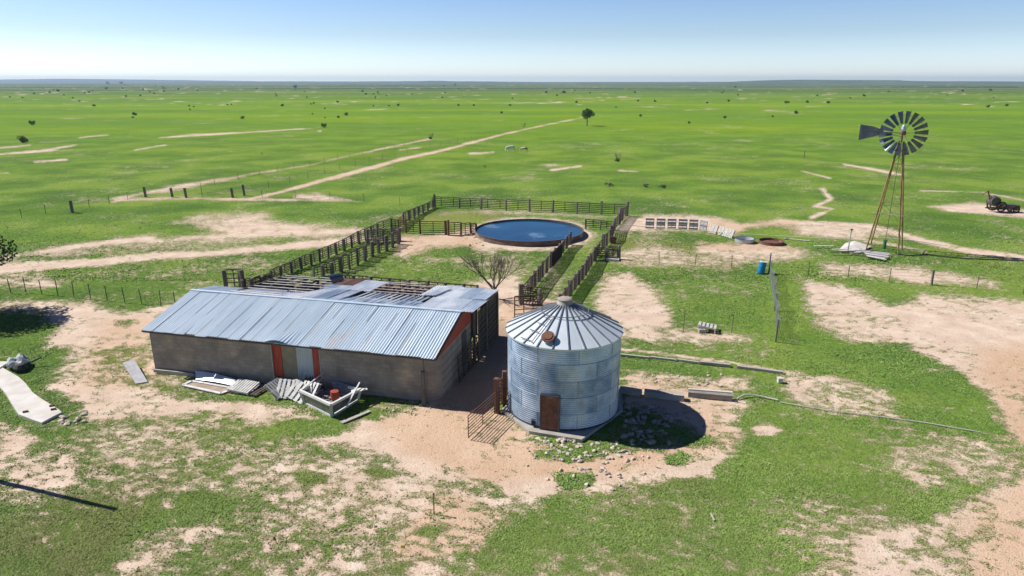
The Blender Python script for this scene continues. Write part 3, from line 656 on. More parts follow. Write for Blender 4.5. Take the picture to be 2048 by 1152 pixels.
for kz, z in enumerate(zs):
    ring = min(rings-1, int(z/GHt*rings*.9999)); rad = GR+.016*math.cos(2*math.pi*z/(GHt/(rings*8)))+.004*(ring % 2)
    for i in range(nseg):
        sec = int((i+ring*8) % nseg / (nseg/per)); key = (ring, sec); tin.setdefault(key, rgb_.uniform(.28,.78))
        a = 2*math.pi*i/nseg; wl.v.append((rad*math.cos(a), rad*math.sin(a), PZ+z)); wl.t.append(tin[key])
    if kz:
        for i in range(nseg): j = (i+1) % nseg; wl.f.append(((kz-1)*m_+i, (kz-1)*m_+j, kz*m_+j, kz*m_+i))
obj('wall', wl, M_bin, gb, world=False, smooth=True)
bf = MB(); bf.lathe([(GR+.015,PZ+.0),(GR+.03,PZ+.10)], 96); obj('base_flashing', bf, M_iron, gb, world=False)
for ring in range(rings):
    q = MB()
    for k in range(per):
        a = 2*math.pi*(k*nseg/per-ring*8)/nseg; z0 = PZ+GHt*ring/rings; r_ = GR+.02
        q.bar((r_*math.cos(a),r_*math.sin(a),z0+.01), (r_*math.cos(a),r_*math.sin(a),z0+GHt/rings-.01), .022, .010, up=(math.cos(a),math.sin(a),0))
    obj('lap_seam', q, M_zinc if False else M_binseam, gb, world=False)
    if ring: obj('ring_seam', MB().lathe([(GR+.014,PZ+GHt*ring/rings-.012),(GR+.024,PZ+GHt*ring/rings),(GR+.014,PZ+GHt*ring/rings+.012)], 96), M_binseam, gb, world=False)
EZ = PZ+GHt; RR = GR+.09; AZ = EZ+1.24
M_binroof = tint_mat('bin_roof_steel', (0.50,0.57,0.62), (0.66,0.72,0.76), rough=.36, metal=.12, noise=.35, scale=1.2)
rf = MB(); NR = 24
for k in range(NR):
    rf.cur = rgb_.uniform(.3,.8); a0_, a1_ = 2*math.pi*k/NR, 2*math.pi*(k+1)/NR
    for s_ in range(4):
        b0, b1 = a0_+(a1_-a0_)*s_/4, a0_+(a1_-a0_)*(s_+1)/4
        rf.add([(RR*math.cos(b0),RR*math.sin(b0),EZ-.03),(RR*math.cos(b1),RR*math.sin(b1),EZ-.03),(.36*math.cos(b1),.36*math.sin(b1),AZ-.08),(.36*math.cos(b0),.36*math.sin(b0),AZ-.08)], [(0,1,2,3)])
rf.lathe([(RR,EZ-.03),(RR,EZ-.10),(GR+.02,EZ-.09)], 96)
obj('roof', rf, M_binroof, gb, world=False)
M_rib = mat('dull_roof_rib', (0.16,0.18,0.21), (0.26,0.28,0.31), 3, .5, .4)
def rp(a, u, dz=0): r = RR+(0.36-RR)*u; return Vector((r*math.cos(a), r*math.sin(a), EZ-.03+(AZ-.05-EZ)*u+dz))
for k in range(NR): a = 2*math.pi*k/NR; obj('roof_rib', MB().bar(rp(a,-.01,.025), rp(a,1,.025), .05, .07), M_rib, gb, world=False)
q = MB(); 
for k in range(48): q.bar(rp(2*math.pi*k/48,.68,.10), rp(2*math.pi*(k+1)/48,.68,.10), .03, .03)
obj('roof_ring', q, M_rib, gb, world=False)
cap = obj('cap', MB().lathe([(.42,AZ-.12),(.34,AZ+.06),(.32,AZ+.12)], 32), M_conc2, gb, world=False)
obj('cap_lid', MB().lathe([(.30,AZ+.10),(.34,AZ+.12),(.34,AZ+.18),(.26,AZ+.23),(0.001,AZ+.25)], 32), mat('tan_lid',(0.30,0.24,0.20),(0.42,0.34,0.29),4,.8), cap, world=False)
ca = math.atan2(-1, -0.50); ca = R(-108-0)
hc = rp(R(-112), .20, .0); nrm = Vector((math.cos(R(-112))*math.sin(R(31)), math.sin(R(-112))*math.sin(R(31)), math.cos(R(31))))
h0 = MB(); h0.tube(hc, hc+nrm*.16, .26, n=24); hatch = obj('hatch_collar', h0, M_zinc, gb, world=False)
h1 = MB(); h1.tube(hc+nrm*.16, hc+nrm*.22, .30, n=28); h1.tube(hc+nrm*.22, hc+nrm*.26, .22,.20, n=28); obj('hatch_lid', h1, M_rust, hatch, world=False)
q = MB(); la, lb = 2*math.pi*16/NR-.0, 2*math.pi*17/NR   # ladder between two ribs left of the hatch
la, lb = R(-127), R(-142)
for k, u in enumerate((.05,.27,.46,.62)): q.bar(rp(la,u,.09), rp(lb,u,.09), .03, .03)
q.bar(rp(la,.02,.09), rp(la,.66,.09), .03, .03)
obj('roof_ladder', q, M_rib, gb, world=False)
da = R(-106.5); dn_ = Vector((math.cos(da), math.sin(da), 0)); dt = Vector((-dn_.y, dn_.x, 0))
q = MB(); rot = Matrix((dt, dn_, Vector((0,0,1)))).transposed(); q.box(dn_*(GR+.03)+Vector((0,0,PZ+.86)), (.80,.09,1.62), rot); door = obj('door', q, M_rust, gb, world=False)
q = MB()
for s_ in (-1,1): q.box(dn_*(GR+.04)+dt*(s_*.43)+Vector((0,0,PZ+.86)), (.05,.12,1.72), rot)
q.box(dn_*(GR+.04)+Vector((0,0,PZ+1.71)), (.91,.12,.05), rot); obj('door_frame', q, M_iron, door, world=False)
obj('door_latch', MB().box(dn_*(GR+.10)+dt*.28+Vector((0,0,PZ+.9)), (.06,.05,.18), rot), M_iron, door, world=False)
qa = R(-124); obj('outlet_box', MB().box((math.cos(qa)*(GR+.04),math.sin(qa)*(GR+.04),PZ+.22), (.16,.16,.22)), M_black, gb, world=False)

# ---------------------------------------------------------------- windmill
WB = P(1768, 499)
wm = thing('windmill', 'tall steel farm windmill with a dark bladed wheel and tail vane', 'windmill', WB, 0)
vd = Vector((WB.x, WB.y, 0)).normalized(); pd = Vector((vd.y, -vd.x, 0))        # away from the camera, to the right
HB = 10.75; wc = WB+Vector((0,0,HB)); c0_ = P(1768,499)
rotv = R(-6); e1 = (pd*math.cos(rotv)+vd*math.sin(rotv)); e2 = Vector((-e1.y, e1.x, 0))
TT = 10.05
def leg(i, z):
    hw = 1.35*(1-z/TT)+.17*(z/TT); sx, sy = [(-1,-1),(1,-1),(1,1),(-1,1)][i]; return WB+e1*(sx*hw)+e2*(sy*hw)+Vector((0,0,z))
for i in range(4):
    obj('tower_leg', MB().bar(leg(i,0), leg(i,TT), .095, .095), M_tower, wm)
for z in (2.2, 4.3, 6.3, 8.0, 9.1):
    q = MB()
    for i in range(4): q.bar(leg(i,z), leg((i+1)%4,z), .035, .035)
    obj('girt', q, M_tower, wm)
for z0, z1 in ((0.1,2.2),(2.2,4.3),(4.3,6.3),(6.3,8.0),(8.0,9.1)):
    q = MB()
    for i in range(4): q.tube(leg(i,z0), leg((i+1)%4,z1), .013, n=4); q.tube(leg((i+1)%4,z0), leg(i,z1), .013, n=4)
    obj('cross_brace', q, M_tower, wm)
obj('pump_rod', MB().tube(WB+Vector((0,0,.5)), WB+Vector((0,0,TT)), .022, n=6), M_iron, wm)
q = MB(); zp = 9.25
for k in range(6): q.bar(WB+e1*(-.62)+e2*(-.5+.2*k)+Vector((0,0,zp)), WB+e1*.62+e2*(-.5+.2*k)+Vector((0,0,zp)), .13, .03)
obj('platform', q, M_darkboard, wm)
obj('stage_bar', MB().bar(WB-pd*1.45-vd*.7+Vector((0,0,3.55)), WB+pd*1.45-vd*.7+Vector((0,0,3.40)), .07, .05), M_whitepipe, wm)
q = MB()
for k in range(26): z = .4+.35*k; q.bar(leg(1,z)-e1*.0, leg(1,z)-e1*.26, .02, .02)
obj('ladder', q, M_tower, wm)
obj('mast', MB().tube(WB+Vector((0,0,TT-.1)), wc+Vector((0,0,.1)), .07, n=8), M_iron, wm)
# wheel faces the camera
wn_ = (Vector((0,0,H))-wc).normalized(); wn_ = Vector((wn_.x+.10, wn_.y, 0)).normalized(); wx = Vector((-wn_.y, wn_.x, 0)); wx = -wx if wx.x < 0 else wx; wz = Vector((0,0,1))
wo = wc+wn_*.45
def wp(r, a, d=0): return wo+wx*(r*math.cos(a))+wz*(r*math.sin(a))+wn_*d
wh = obj('wheel', MB().path([wp(1.02, 2*math.pi*k/36,-.10) for k in range(37)], .014, 5).path([wp(1.62, 2*math.pi*k/36,-.12) for k in range(37)], .016, 5), M_iron, wm)
M_blade = mat('dark_zinc_blade', (0.085,0.10,0.135), (0.17,0.19,0.23), 2, .35, .55)
for k in range(18):
    a = 2*math.pi*(k+.25)/18; b = MB(); nr_, nw = 5, 6
    ca_, sa_ = math.cos(a), math.sin(a); rad = wx*ca_+wz*sa_; tan = -wx*sa_+wz*ca_
    for i in range(nr_+1):
        r = .86+(1.94-.86)*i/nr_; hw = .115+.15*(r-.86)/1.08
        for j in range(nw+1):
            u = -1+2*j/nw; pitch_ = R(30); cam_ = .045*(1-u*u)
            b.v.append(tuple(wo+rad*r+tan*(hw*u*math.cos(pitch_)+cam_*math.sin(pitch_))+wn_*(hw*u*math.sin(pitch_)-cam_*math.cos(pitch_)))); b.t.append(.5)
        if i:
            for j in range(nw): b.f.append(((i-1)*(nw+1)+j,(i-1)*(nw+1)+j+1,i*(nw+1)+j+1,i*(nw+1)+j))
    o = obj('blade', b, M_blade, wm); o.modifiers.new('t','SOLIDIFY').thickness = .006; 
for k in range(6):
    a = 2*math.pi*(k+.1)/6; obj('spoke', MB().tube(wp(.08,a,.05), wp(1.62,a,-.12), .014, n=5).tube(wp(.08,a+.12,-.2), wp(1.62,a,-.12), .010, n=5), M_iron, wm)
hub = obj('gearbox', MB().tube(wp(0,0,-.75), wp(0,0,.12), .13, n=12).box(wc+Vector((0,0,.02)), (.34,.44,.34)), M_rust, wm)
obj('gearbox_hood', MB().lathe([(.21,.10),(.22,.35),(.16,.62),(.05,.74),(.001,.76)], 16, c=tuple(wc)), M_zinc, hub)
# tail folded alongside the wheel
vt = -wx; vo = wc-wn_*.28; hub2 = MB()
hub2.bar(vo, vo+vt*3.35+Vector((0,0,.06)), .05, .05); hub2.bar(vo+Vector((0,0,-.3)), vo+vt*2.0+Vector((0,0,-.12)), .035, .035); obj('tail_arm', hub2, M_iron, wm)
v_ = MB(); pl = [(1.55,.16),(3.78,.72),(3.86,.66),(3.86,-.66),(3.78,-.72),(1.55,-.18)]
pl = [(1.55,.20),(2.4,.52),(3.46,.68),(3.50,.62),(3.50,-.70),(3.44,-.74),(2.4,-.44),(1.55,-.14)]
n = len(pl); v_.add([tuple(vo+vt*x+Vector((0,0,z))+wn_*.012) for x,z in pl]+[tuple(vo+vt*x+Vector((0,0,z))-wn_*.012) for x,z in pl], [tuple(range(n)), tuple(range(n,2*n))[::-1]]+[(i,(i+1)%n,n+(i+1)%n,n+i) for i in range(n)])
vane = fixn(obj('tail_vane', v_, M_blade, wm))
obj('vane_stiffener', MB().bar(vo+vt*3.25+Vector((0,0,.6))+wn_*.03, vo+vt*3.25+Vector((0,0,-.62))+wn_*.03, .05, .03), M_iron, vane)
obj('furl_weight', MB().tube(wc-wn_*.1+wx*.45+Vector((0,0,-1.45)), wc-wn_*.1+wx*.47+Vector((0,0,-1.2)), .12, n=10), M_black, wm)

# ---------------------------------------------------------------- stock tank
TC = P(1058, 470); TC = Vector((TC.x, 69.6, 0)); TC.x = 34*(69.6*CP+H*SP)/FPX; TR, TH_ = 5.6, 0.47
tk = thing('stock_tank', 'wide round rusty rimmed stock tank full of blue water', 'water tank', TC)
M_tank = mat('rusted_tank_plate', (0.09,0.06,0.05), (0.18,0.13,0.11), 1.2, .8, c3=(0.42,0.36,0.30), t3=.6, bump=.3)
obj('wall', MB().lathe([(TR+.03,0),(TR,TH_)], 96), M_tank, tk, world=False, smooth=True)
obj('rim', MB().lathe([(TR+.0,TH_-.02),(TR+.06,TH_),(TR+.06,TH_+.05),(TR-.05,TH_+.05),(TR-.06,0.1)], 96), M_darkboard, tk, world=False)
M_water = bpy.data.materials.new('tank_water'); M_water.use_nodes = True
def water_mat():
    nt = M_water.node_tree; N = nt.nodes; L = nt.links; b = N['Principled BSDF']; b.inputs['Roughness'].default_value = .10; b.inputs['IOR'].default_value = 1.25
    tc = N.new('ShaderNodeTexCoord'); n = N.new('ShaderNodeTexNoise'); n.inputs['Scale'].default_value = .32; n.inputs['Detail'].default_value = 2; L.new(tc.outputs['Object'], n.inputs['Vector'])
    r = N.new('ShaderNodeValToRGB'); e = r.color_ramp.elements; e[0].position = .4; e[0].color = (.004,.040,.095,1); e[1].position = .62; e[1].color = (.008,.060,.125,1); L.new(n.outputs['Fac'], r.inputs[0])
    x2 = N.new('ShaderNodeTexNoise'); x2.inputs['Scale'].default_value = .22; x2.inputs['Detail'].default_value = 5; L.new(tc.outputs['Object'], x2.inputs['Vector'])
    r2 = N.new('ShaderNodeValToRGB'); e = r2.color_ramp.elements; e[0].position = .60; e[0].color = (0,0,0,1); e[1].position = .66; e[1].color = (.45,.45,.45,1); L.new(x2.outputs['Fac'], r2.inputs[0])
    m = N.new('ShaderNodeMix'); m.data_type = 'RGBA'; L.new(r2.outputs[0], m.inputs[0]); L.new(r.outputs[0], m.inputs[6]); m.inputs[7].default_value = (.22,.30,.36,1); L.new(m.outputs[2], b.inputs['Base Color'])
    w_ = N.new('ShaderNodeTexNoise'); w_.inputs['Scale'].default_value = 5; w_.inputs['Detail'].default_value = 4; L.new(tc.outputs['Object'], w_.inputs['Vector'])
    bp = N.new('ShaderNodeBump'); bp.inputs['Strength'].default_value = .25; bp.inputs['Distance'].default_value = .02; L.new(w_.outputs['Fac'], bp.inputs['Height']); L.new(bp.outputs[0], b.inputs['Normal'])
water_mat()
obj('water', MB().lathe([(TR-.07,TH_-.10),(.001,TH_-.10)], 96), M_water, tk, world=False)

# ---------------------------------------------------------------- corral fences
rf_ = random.Random(21)
def fence(name, label, posts, m_post=M_post, m_rail=M_rail, rails=6, size=.19, skip=(), group='corral fences', round_=False, hdef=1.35, rr=.040, rtop=.93, ext=None, sag=0.0, solid=()):
    """posts: (x, y_top, y_base) in photo pixels of each post's foot and head; panels of rails between neighbours"""
    pts = []
    for p in posts:
        b = P(p[0], p[2]); h = hgt(p[1], b) if p[1] else hdef; pts.append((b, h))
    g = thing(name, label, 'fence', pts[0][0], 0, group)
    for i, (b, h) in enumerate(pts):
        s_ = size*rf_.uniform(.85,1.2); tl = Vector((rf_.uniform(-.05,.05), rf_.uniform(-.05,.05), 0)); a_ = rf_.uniform(0,1.2); up = (math.cos(a_), math.sin(a_), 0)
        if round_: obj('post', MB().tube(b, b+tl+Vector((0,0,h)), s_/2, n=8), m_post, g)
        else: obj('post', MB().bar(b, b+tl+Vector((0,0,h)), s_, s_*rf_.uniform(.8,1.05), up=up), m_post, g)
    for i in range(len(pts)-1):
        if i in skip: continue
        a, b = pts[i][0], pts[i+1][0]; h = min(hdef+.05, (pts[i][1]+pts[i+1][1])/2)*rtop; q = MB(); side = Vector((-(b-a).y, (b-a).x, 0)).normalized()*(size*.55)
        for k in range(rails):
            z = .18+(h-.18)*k/(rails-1); q.tube(a+side+Vector((0,0,z+rf_.uniform(-.02,.02))), b+side+Vector((0,0,z+rf_.uniform(-.02,.02))), rr*(1.25 if k == rails-1 else 1), n=5)
        nv = max(1, int((b-a).length/1.6))
        for k in range(nv): c = a+(b-a)*((k+.5)/nv)+side*1.2; q.tube(c+Vector((0,0,.15)), c+Vector((0,0,h)), rr, n=5)
        if i in solid:
            n_ = int((b-a).length/.2)+1
            for k in range(n_): c0 = a+(b-a)*((k+.5)/n_)+side*1.5; q.bar(c0+Vector((0,0,.08)), c0+Vector((0,0,h)), .03, (b-a).length/n_*.96, up=tuple(side.normalized()))
        obj('rail_panel', q, m_rail, g)
    return g
FA = [(543,541,562),(562,531,553),(584,523,545.5),(603,513.6,537.5),(623,506,530.5),(640,497,523.5),(657,492,516),(673,485.5,509),(689,478,502),(704,471,495),(718,462,487.5),(732,457,481),(744,452,475.5),(756,447,470.5),(783,435,460)]
fence('corral_fence', 'long outer corral fence of dark timber posts climbing away left of the stock tank', FA)
FA2 = [(808,424,449),(819,420,441),(829,416,437),(837,413,430),(846.5,409,426),(856,405,421),(866,400,416),(870,388,414.5)]
fence('corral_fence', 'short line of closely set dark posts running up to the far left corral corner', FA2)
fence('corral_fence', 'rust brown rail panels joining the two left corral fence lines', [(783,436,460),(797,442,462),(808,425,450)], M_rustpost, M_rustpost, round_=True, size=.14)
FB = [(870,388,414.5),(919,396,416.5),(962.5,396,418),(1012,400,420.5),(1059,398,423),(1105.5,400.5,424.5),(1153,403.5,427),(1203,402,429.5),(1253.5,403,432)]
fence('corral_fence', 'far back corral fence of spaced dark posts beyond the stock tank', FB, rails=6)
FC = [(1253.5,403,432),(1244,414.5,440),(1238,417,448.5),(1228,437,460),(1221,451,481)]
fence('corral_fence', 'right outer corral fence with thick grey posts coming from the far right corner', FC, size=.23)
FD = [(1221,451,481),(1212.5,465,492),(1206,468,498.5),(1195,487,511),(1187.5,494,521),(1181,506,532),(1176,512,541),(1171,519,550),(1164,530,559),(1156,540,568.5),(1149.6,548,577),(1140,560,590),(1131,574,604),(1120,588,620)]
fence('corral_fence', 'right side fence of the narrow cattle lane with closely spaced grey posts', FD, size=.22)
FE = [(1140,463,489),(1133,471,496.5),(1125,481,505.5),(1119,487,514),(1110,495,524),(1101,503,535),(1093,513,545),(1084.5,522,555),(1078,531,563),(1069,541,574),(1062,551,583),(1042,568,607)]
fence('corral_fence', 'left side fence of the narrow cattle lane with a solid planked bay', FE, size=.20, solid=(3,4))
fence('corral_fence', 'lattice rail gate panel closing the near end of the cattle lane', [(1042,568,607),(1078,577,609)], size=.24, rails=8, m_post=M_post)
FG = [(646,530,552),(665,524,549.5),(682.5,512,544),(699,506.5,538),(716,495,530),(730.5,490,522),(744.6,483,513.6),(758,478,506.5),(773,471,502),(785.6,465,495),(797,458,488)]
fence('corral_fence', 'inner chute fence of dark posts just right of the long outer fence', FG, size=.22)
fence('corral_fence', 'dark planked crowding panel across the top of the inner chute', [(736,459,488),(768,457,484),(800,455,481)], size=.18, solid=(0,1), m_rail=M_darkboard)
fence('corral_fence', 'red brown gate panels between the chute and the stock tank', [(783,437,463),(812,438,466),(840.6,438.5,468)], M_rustpost, M_rustpost, round_=True, size=.16)
fence('corral_fence', 'rust red pipe posts and rails touching the left side of the stock tank', [(840.6,438.5,468),(892,441,469),(897,440,471),(922,445,470),(942,445,467.5),(953,447,466)], M_rustpost, M_rail, round_=True, size=.22, rails=6)
fence('corral_fence', 'short pipe fence right of the stock tank with upright bars', [(1171.5,438,457.5),(1200,440,459),(1226,443,460.5)], size=.16, rails=5)
fence('corral_fence', 'short stub fence beside the concrete block right of the cattle lane', [(1190,494,520),(1214,494,519),(1237.5,492,518)], size=.20)
FH = []
for x, y in ((690,550),(706,550),(741,552.5),(780,556),(817,559.5),(855,562),(892,565),(927,567.5),(954,570)):
    q_ = P(x, y, 1.38); b_ = pix(q_.x, q_.y, 0); FH.append((b_[0], y, b_[1]))
fence('corral_fence', 'pen fence whose post tops show above the back edge of the shed roof', FH, size=.22)
fence('corral_fence', 'tall dark double post panel standing beyond the barn ridge', [(453,540,580),(485,540,579)], size=.30, rails=5, m_rail=M_darkboard, hdef=1.5, rr=.045, rtop=1.0)
fence('corral_fence', 'low timber fence half hidden behind the barn ridge beside the bare rafters', [(485,560,582),(505,556,576),(525,552,568),(543,546,562)], size=.24)
fence('corral_fence', 'rail panel with a broken board between two chute posts above the rafters', [(628,535,556),(646,530,552),(665,524,549.5)], size=.12, rails=4, m_rail=M_darkboard, rr=.04)

# gate and fence beside the grain bin
gate('cattle_gate', 'open rusty tubular gate swung out in the sun by the grain bin', 'gate', P(992,828), P(937,879), 1.15, 7, M_rustpost, r=.018, lift=.10, verts=1)
fence('corral_fence', 'two stout brown posts with boards at the left foot of the grain bin', [(994,757,825),(1009,742,812)], M_rustpost, M_rustpost, size=.22, rails=8, hdef=1.5, group='corral fences')
q = thing('cattle_gate', 'dark rail gate running from the brown posts back beside the bin wall', 'gate', P(1000,818)); bpy.data.objects.remove(q)
gate('cattle_gate', 'dark rail gate running from the brown posts back beside the bin wall', 'gate', P(1003,812), P(1028,765), 1.35, 6, M_rustpost, r=.02)

# ---------------------------------------------------------------- wire fences
def wire_fence(label, pts, sp=3.0, h=1.15, r=.035, big=(), exact=False, wires=4, group='wire fences', m=M_tpost):
    w3 = [P(x, y) for x, y in pts]; g = thing('wire_fence', label, 'fence', w3[0], 0, group); feet = []
    for i in range(len(w3)-1):
        n = 1 if exact else max(1, round((w3[i+1]-w3[i]).length/sp)); feet += [w3[i].lerp(w3[i+1], k/n) for k in range(n)]
    feet.append(w3[-1]); feet = feet[:98]
    for i, f in enumerate(feet):
        hh = h*rf_.uniform(.9,1.08); rr = r
        obj('post', MB().bar(f, f+Vector((rf_.uniform(-.05,.05),rf_.uniform(-.04,.04),hh)), rr, rr*.8), m, g)
    for k in range(wires):
        q = MB(); z = h*(.28+.66*k/(wires-1))
        for a, b in zip(feet[:-1], feet[1:]): q.tube(a+Vector((0,0,z)), b+Vector((0,0,z)), .006, n=4, cap=False)
        obj('wire', q, M_wire, g)
    return g
wire_fence('wire fence of thin stakes on the grass left of the barn', [(-60,585),(22,586),(52,584.5),(84,588),(116,591),(148,594),(182,599),(215,601),(250,605),(284,608),(322,612),(352,616)], exact=True, r=.05, h=1.2)
wire_fence('wire fence right of the cattle lane running past the blue barrel', [(1237,519),(1318,526),(1390,531),(1463,535),(1537,546)], exact=True, r=.045, h=1.1)
wire_fence('wire fence of leaning stakes across the sandy ground below the windmill', [(1537,546),(1616,550),(1696,556),(1778,564),(1863,569),(1953,577),(2046,588),(2150,600)], exact=True, r=.05, h=1.15)
wire_fence('long wire fence from the left edge up to the dark gate posts', [(-80,462),(0,446),(44,436),(92,428),(145,424),(179,415),(219,407),(291,394)], sp=2.6, r=.05)
wire_fence('wire fence between the dark gate posts and the corral corner', [(291,394),(345,394),(465,395.5),(525,397),(591,397),(660,401),(800,410)], sp=4.2, r=.05)
wire_fence('wire fence following the shallow ditch up into the pasture', [(372,394),(430,370),(520,352),(620,334),(700,315),(790,296),(860,282)], sp=5.0, r=.05, wires=3)
wire_fence('wire fence following the dirt track toward the lone tree', [(489,390),(580,366),(680,340),(790,313),(900,289),(1000,264),(1110,240),(1165,231)], sp=6.0, r=.05, wires=3)
for x, yt, yb, lab in ((145,401,425,'leaning dark timber post in the long wire fence at the left'),(291.5,374,394,'dark gate post at the fork of the left dirt track'),(345,376,394,'thin dark post left of the thicker gate post'),
                       (372.5,376,395,'thick dark gate post beside the ditch fence'),(465.5,376,395,'dark post left of the sandy track mouth'),(489,369,391,'taller dark post where the sandy track begins'),(1863,540,570,'thick grey wooden stake in the sandy wire fence')):
    b = P(x, yb); h = hgt(yt, b); p = obj('wooden_post', MB().bar((0,0,0), (rf_.uniform(-.15,.05),0,h), .26 if x < 1000 else .13, .24 if x < 1000 else .12), M_post, origin=(0,0,0)); p.location = b; tag(p, lab, 'post', 'wooden posts in the wire fences')
# two stakes in the near yard to the right of the bin
for x, yt, yb, lab in ((1366,622,664,'forked pale topped stake left of the lying pallet'),(1463,628,666,'slim stake right of the lying pallet'),(868,988,1028,'short grey steel stake alone on the bare foreground')):
    b = P(x, yb); h = hgt(yt, b); q = MB(); q.tube((0,0,0),(.02,0,h),.022,n=6)
    if x < 1400: q.tube((0,0,h*.98),(.03,0,h*1.02),.04,n=6)
    p = obj('stake', q, M_tpost if x > 1000 else M_iron); p.location = b; tag(p, lab, 'stake', 'loose stakes')
# net wire fence seen end on
nf = thing('net_wire_fence', 'sagging grey net wire fence running from the blue barrel toward the camera', 'fence', P(1537,547))
na = [P(1537,547), P(1543,580), P(1549,620), P(1551,655), P(1551,684)]
for p_, h_ in ((na[0],1.75),(na[4],1.45),(na[2],1.2)): obj('post', MB().tube(p_, p_+Vector((.02,0,h_)), .055, n=8), M_post, nf)
q = MB(); M_net = mat('grey_net_wire', (0.20,0.21,0.22), (0.34,0.35,0.36), 6, .6, .3)
ll = []
for a, b in zip(na[:-1], na[1:]):
    n = int((b-a).length/.16)
    for k in range(n): ll.append(a.lerp(b, k/n))
for i in range(len(ll)-1):
    la_ = math.sin(i*.35)*.10+.05
    def npnt(c, z, j): return c+Vector((math.sin((i+j)*.35)*.12*(z)+.05, 0, z*(1+.08*math.sin((i+j)*.21))))
    q.tube(npnt(ll[i],0,0), npnt(ll[i],1.15,0), .012, n=4, cap=False)
    for z in np.linspace(.1,1.15,8): q.tube(npnt(ll[i],z,0), npnt(ll[i+1],z,1), .010, n=4, cap=False)
obj('net', q, M_net, nf)

# ---------------------------------------------------------------- pallets
def pallet_parts(root, m=M_palletboard, slats=7, bare=0):
    W, D = 1.2, 1.0
    for i in range(slats):
        x = -W/2+W*(i+.5)/slats
        obj('slat', MB().box((x,0,.115), (W/slats*.62,D,.018)), m, root, world=False)
    for y in (-D/2+.05, 0, D/2-.05): obj('runner', MB().box((0,y,.06), (W,.045,.088)), m, root, world=False)
    for x in (-W/2+.06, 0, W/2-.06): obj('bottom_board', MB().box((x,0,.008), (.10,D,.016)), m, root, world=False)
def pallet(label, loc, eul, group='wooden pallets', m=M_palletboard, sc=1.0, slats=7):
    t = thing('wooden_pallet', label, 'pallet', loc, 0, group); t.rotation_euler = eul; t.scale = (sc,)*3; pallet_parts(t, m, slats); return t
M_pal2 = mat('whitewashed_pallet_board', (0.50,0.49,0.47), (0.72,0.71,0.69), 5, .8)
pallet('flat stacked pallet with narrow white slats left of the barn doorway', P(488,781)+Vector((0,0,.16)), (R(8),R(3),R(-16)), slats=9, m=M_pal2, sc=1.05)
pallet('darker pallet underneath the flat one left of the barn doorway', P(505,783), (0,0,R(-22)), m=M_darkboard)
def leanp(label, px, py, rz, ang, sc=1.0, m=M_pal2, slats=6, roll=0):
    b = P(px, py); return pallet(label, b+Vector((0,0,.48*sc*math.sin(ang))), (ang, roll, rz), m=m, sc=sc, slats=slats)
leanp('leaning pallet with close slats at the left of the pile by the doorway', 556, 789, R(-14), R(38), m=M_pal2, slats=6, roll=R(0)).rotation_euler = (R(38),R(4),R(74))
leanp('leaning pallet with few wide gaps second in the pile by the doorway', 578, 792, R(-10), R(48), slats=5)
leanp('pallet tipped askew in the middle of the pile by the doorway', 600, 796, R(-28), R(40), slats=4, roll=R(12))
leanp('tilted open pallet at the right end of the pile by the doorway', 620, 796, R(-34), R(46), slats=5, roll=R(-6))
leanp('dark pallet standing against the wall beside the red panel', 634, 775, BRZ, R(76), m=M_darkboard)
pallet('weathered pallet lying on a block in the grass behind the bin', P(1414,660)+Vector((0,0,.22)), (R(-4),R(6),R(-20)), slats=5, m=M_palletboard)
o = obj('concrete_block', MB().box((0,0,.11), (.45,.35,.22)), M_conc2); o.location = P(1404,664); tag(o, 'small grey block under the pallet lying in the grass', 'block')
# curved windbreak of pallets set on edge
wbp = [P(1288,456.5),P(1310,457),P(1332,457.5),P(1354,458),P(1376,459),P(1397,460),P(1417,464),P(1437,469),P(1455,474),P(1465,477)]
names_ = ['first upright pallet at the left end of the curved windbreak','second upright pallet from the left in the windbreak','third upright pallet from the left in the windbreak','fourth upright pallet from the left in the windbreak','fifth upright pallet where the windbreak starts to bend',
          'sixth upright pallet just past the bend of the windbreak','seventh pale pallet in the leaning right part of the windbreak','eighth pale pallet in the leaning right part of the windbreak','last pale pallet at the right end of the windbreak']
for i in range(9):
    a, b = wbp[i], wbp[i+1]; c = (a+b)/2; ang = math.atan2((b-a).y, (b-a).x); L_ = (b-a).length
    lean_ = 84 if i < 6 else 66
    t = pallet(names_[i], c+Vector((0,0,.55 if i < 6 else .44)), (R(lean_),0,ang), group='pallets of the windbreak', m=mat('grey_pallet_board',(0.22,0.22,0.25),(0.42,0.42,0.45),5,.85) if i < 6 else M_palletboard, slats=5 if i > 5 else 4)
    if i <= 5: t.rotation_euler = (0,0,0); t.rotation_euler = (Matrix.Rotation(ang,3,'Z') @ Matrix.Rotation(R(lean_),3,'X') @ Matrix.Rotation(R(90),3,'Z')).to_euler()
    t.scale = (.92,)*3

# ---------------------------------------------------------------- clutter near the barn
def slab_on(name, label, cat, pts, z0, z1, m, **k):
    c = sum(pts, Vector((0,0,0)))/len(pts); q = MB(); q.prism([((p-c).x,(p-c).y) for p in pts], z0, z1); o = fixn(obj(name, q, m)); o.location = c; return tag(o, label, cat, **k)
M_sheetw = tint_mat('bent_pale_sheet', (0.50,0.58,0.68), (0.74,0.78,0.84), rough=.45, metal=.25)
q = MB(); c = P(425,765)
for i in range(41):
    u = i/40
    for j in range(3):
        p = P(392+82*u, 757+17*u+(j-1)*5)-c; z = .20+.12*math.cos(j*1.5)*(1-u*.4)+.07*math.sin(u*3.1); q.v.append((p.x,p.y,z)); q.t.append(.6+.2*math.sin(u*9))
    if i:
        for j in range(2): q.f.append(((i-1)*3+j, i*3+j, i*3+j+1, (i-1)*3+j+1))
o = obj('metal_sheet', q, M_sheetw); o.location = c; o.modifiers.new('t','SOLIDIFY').thickness = .012; tag(o, 'curved pale blue metal sheet lying against the barn wall', 'metal sheet')
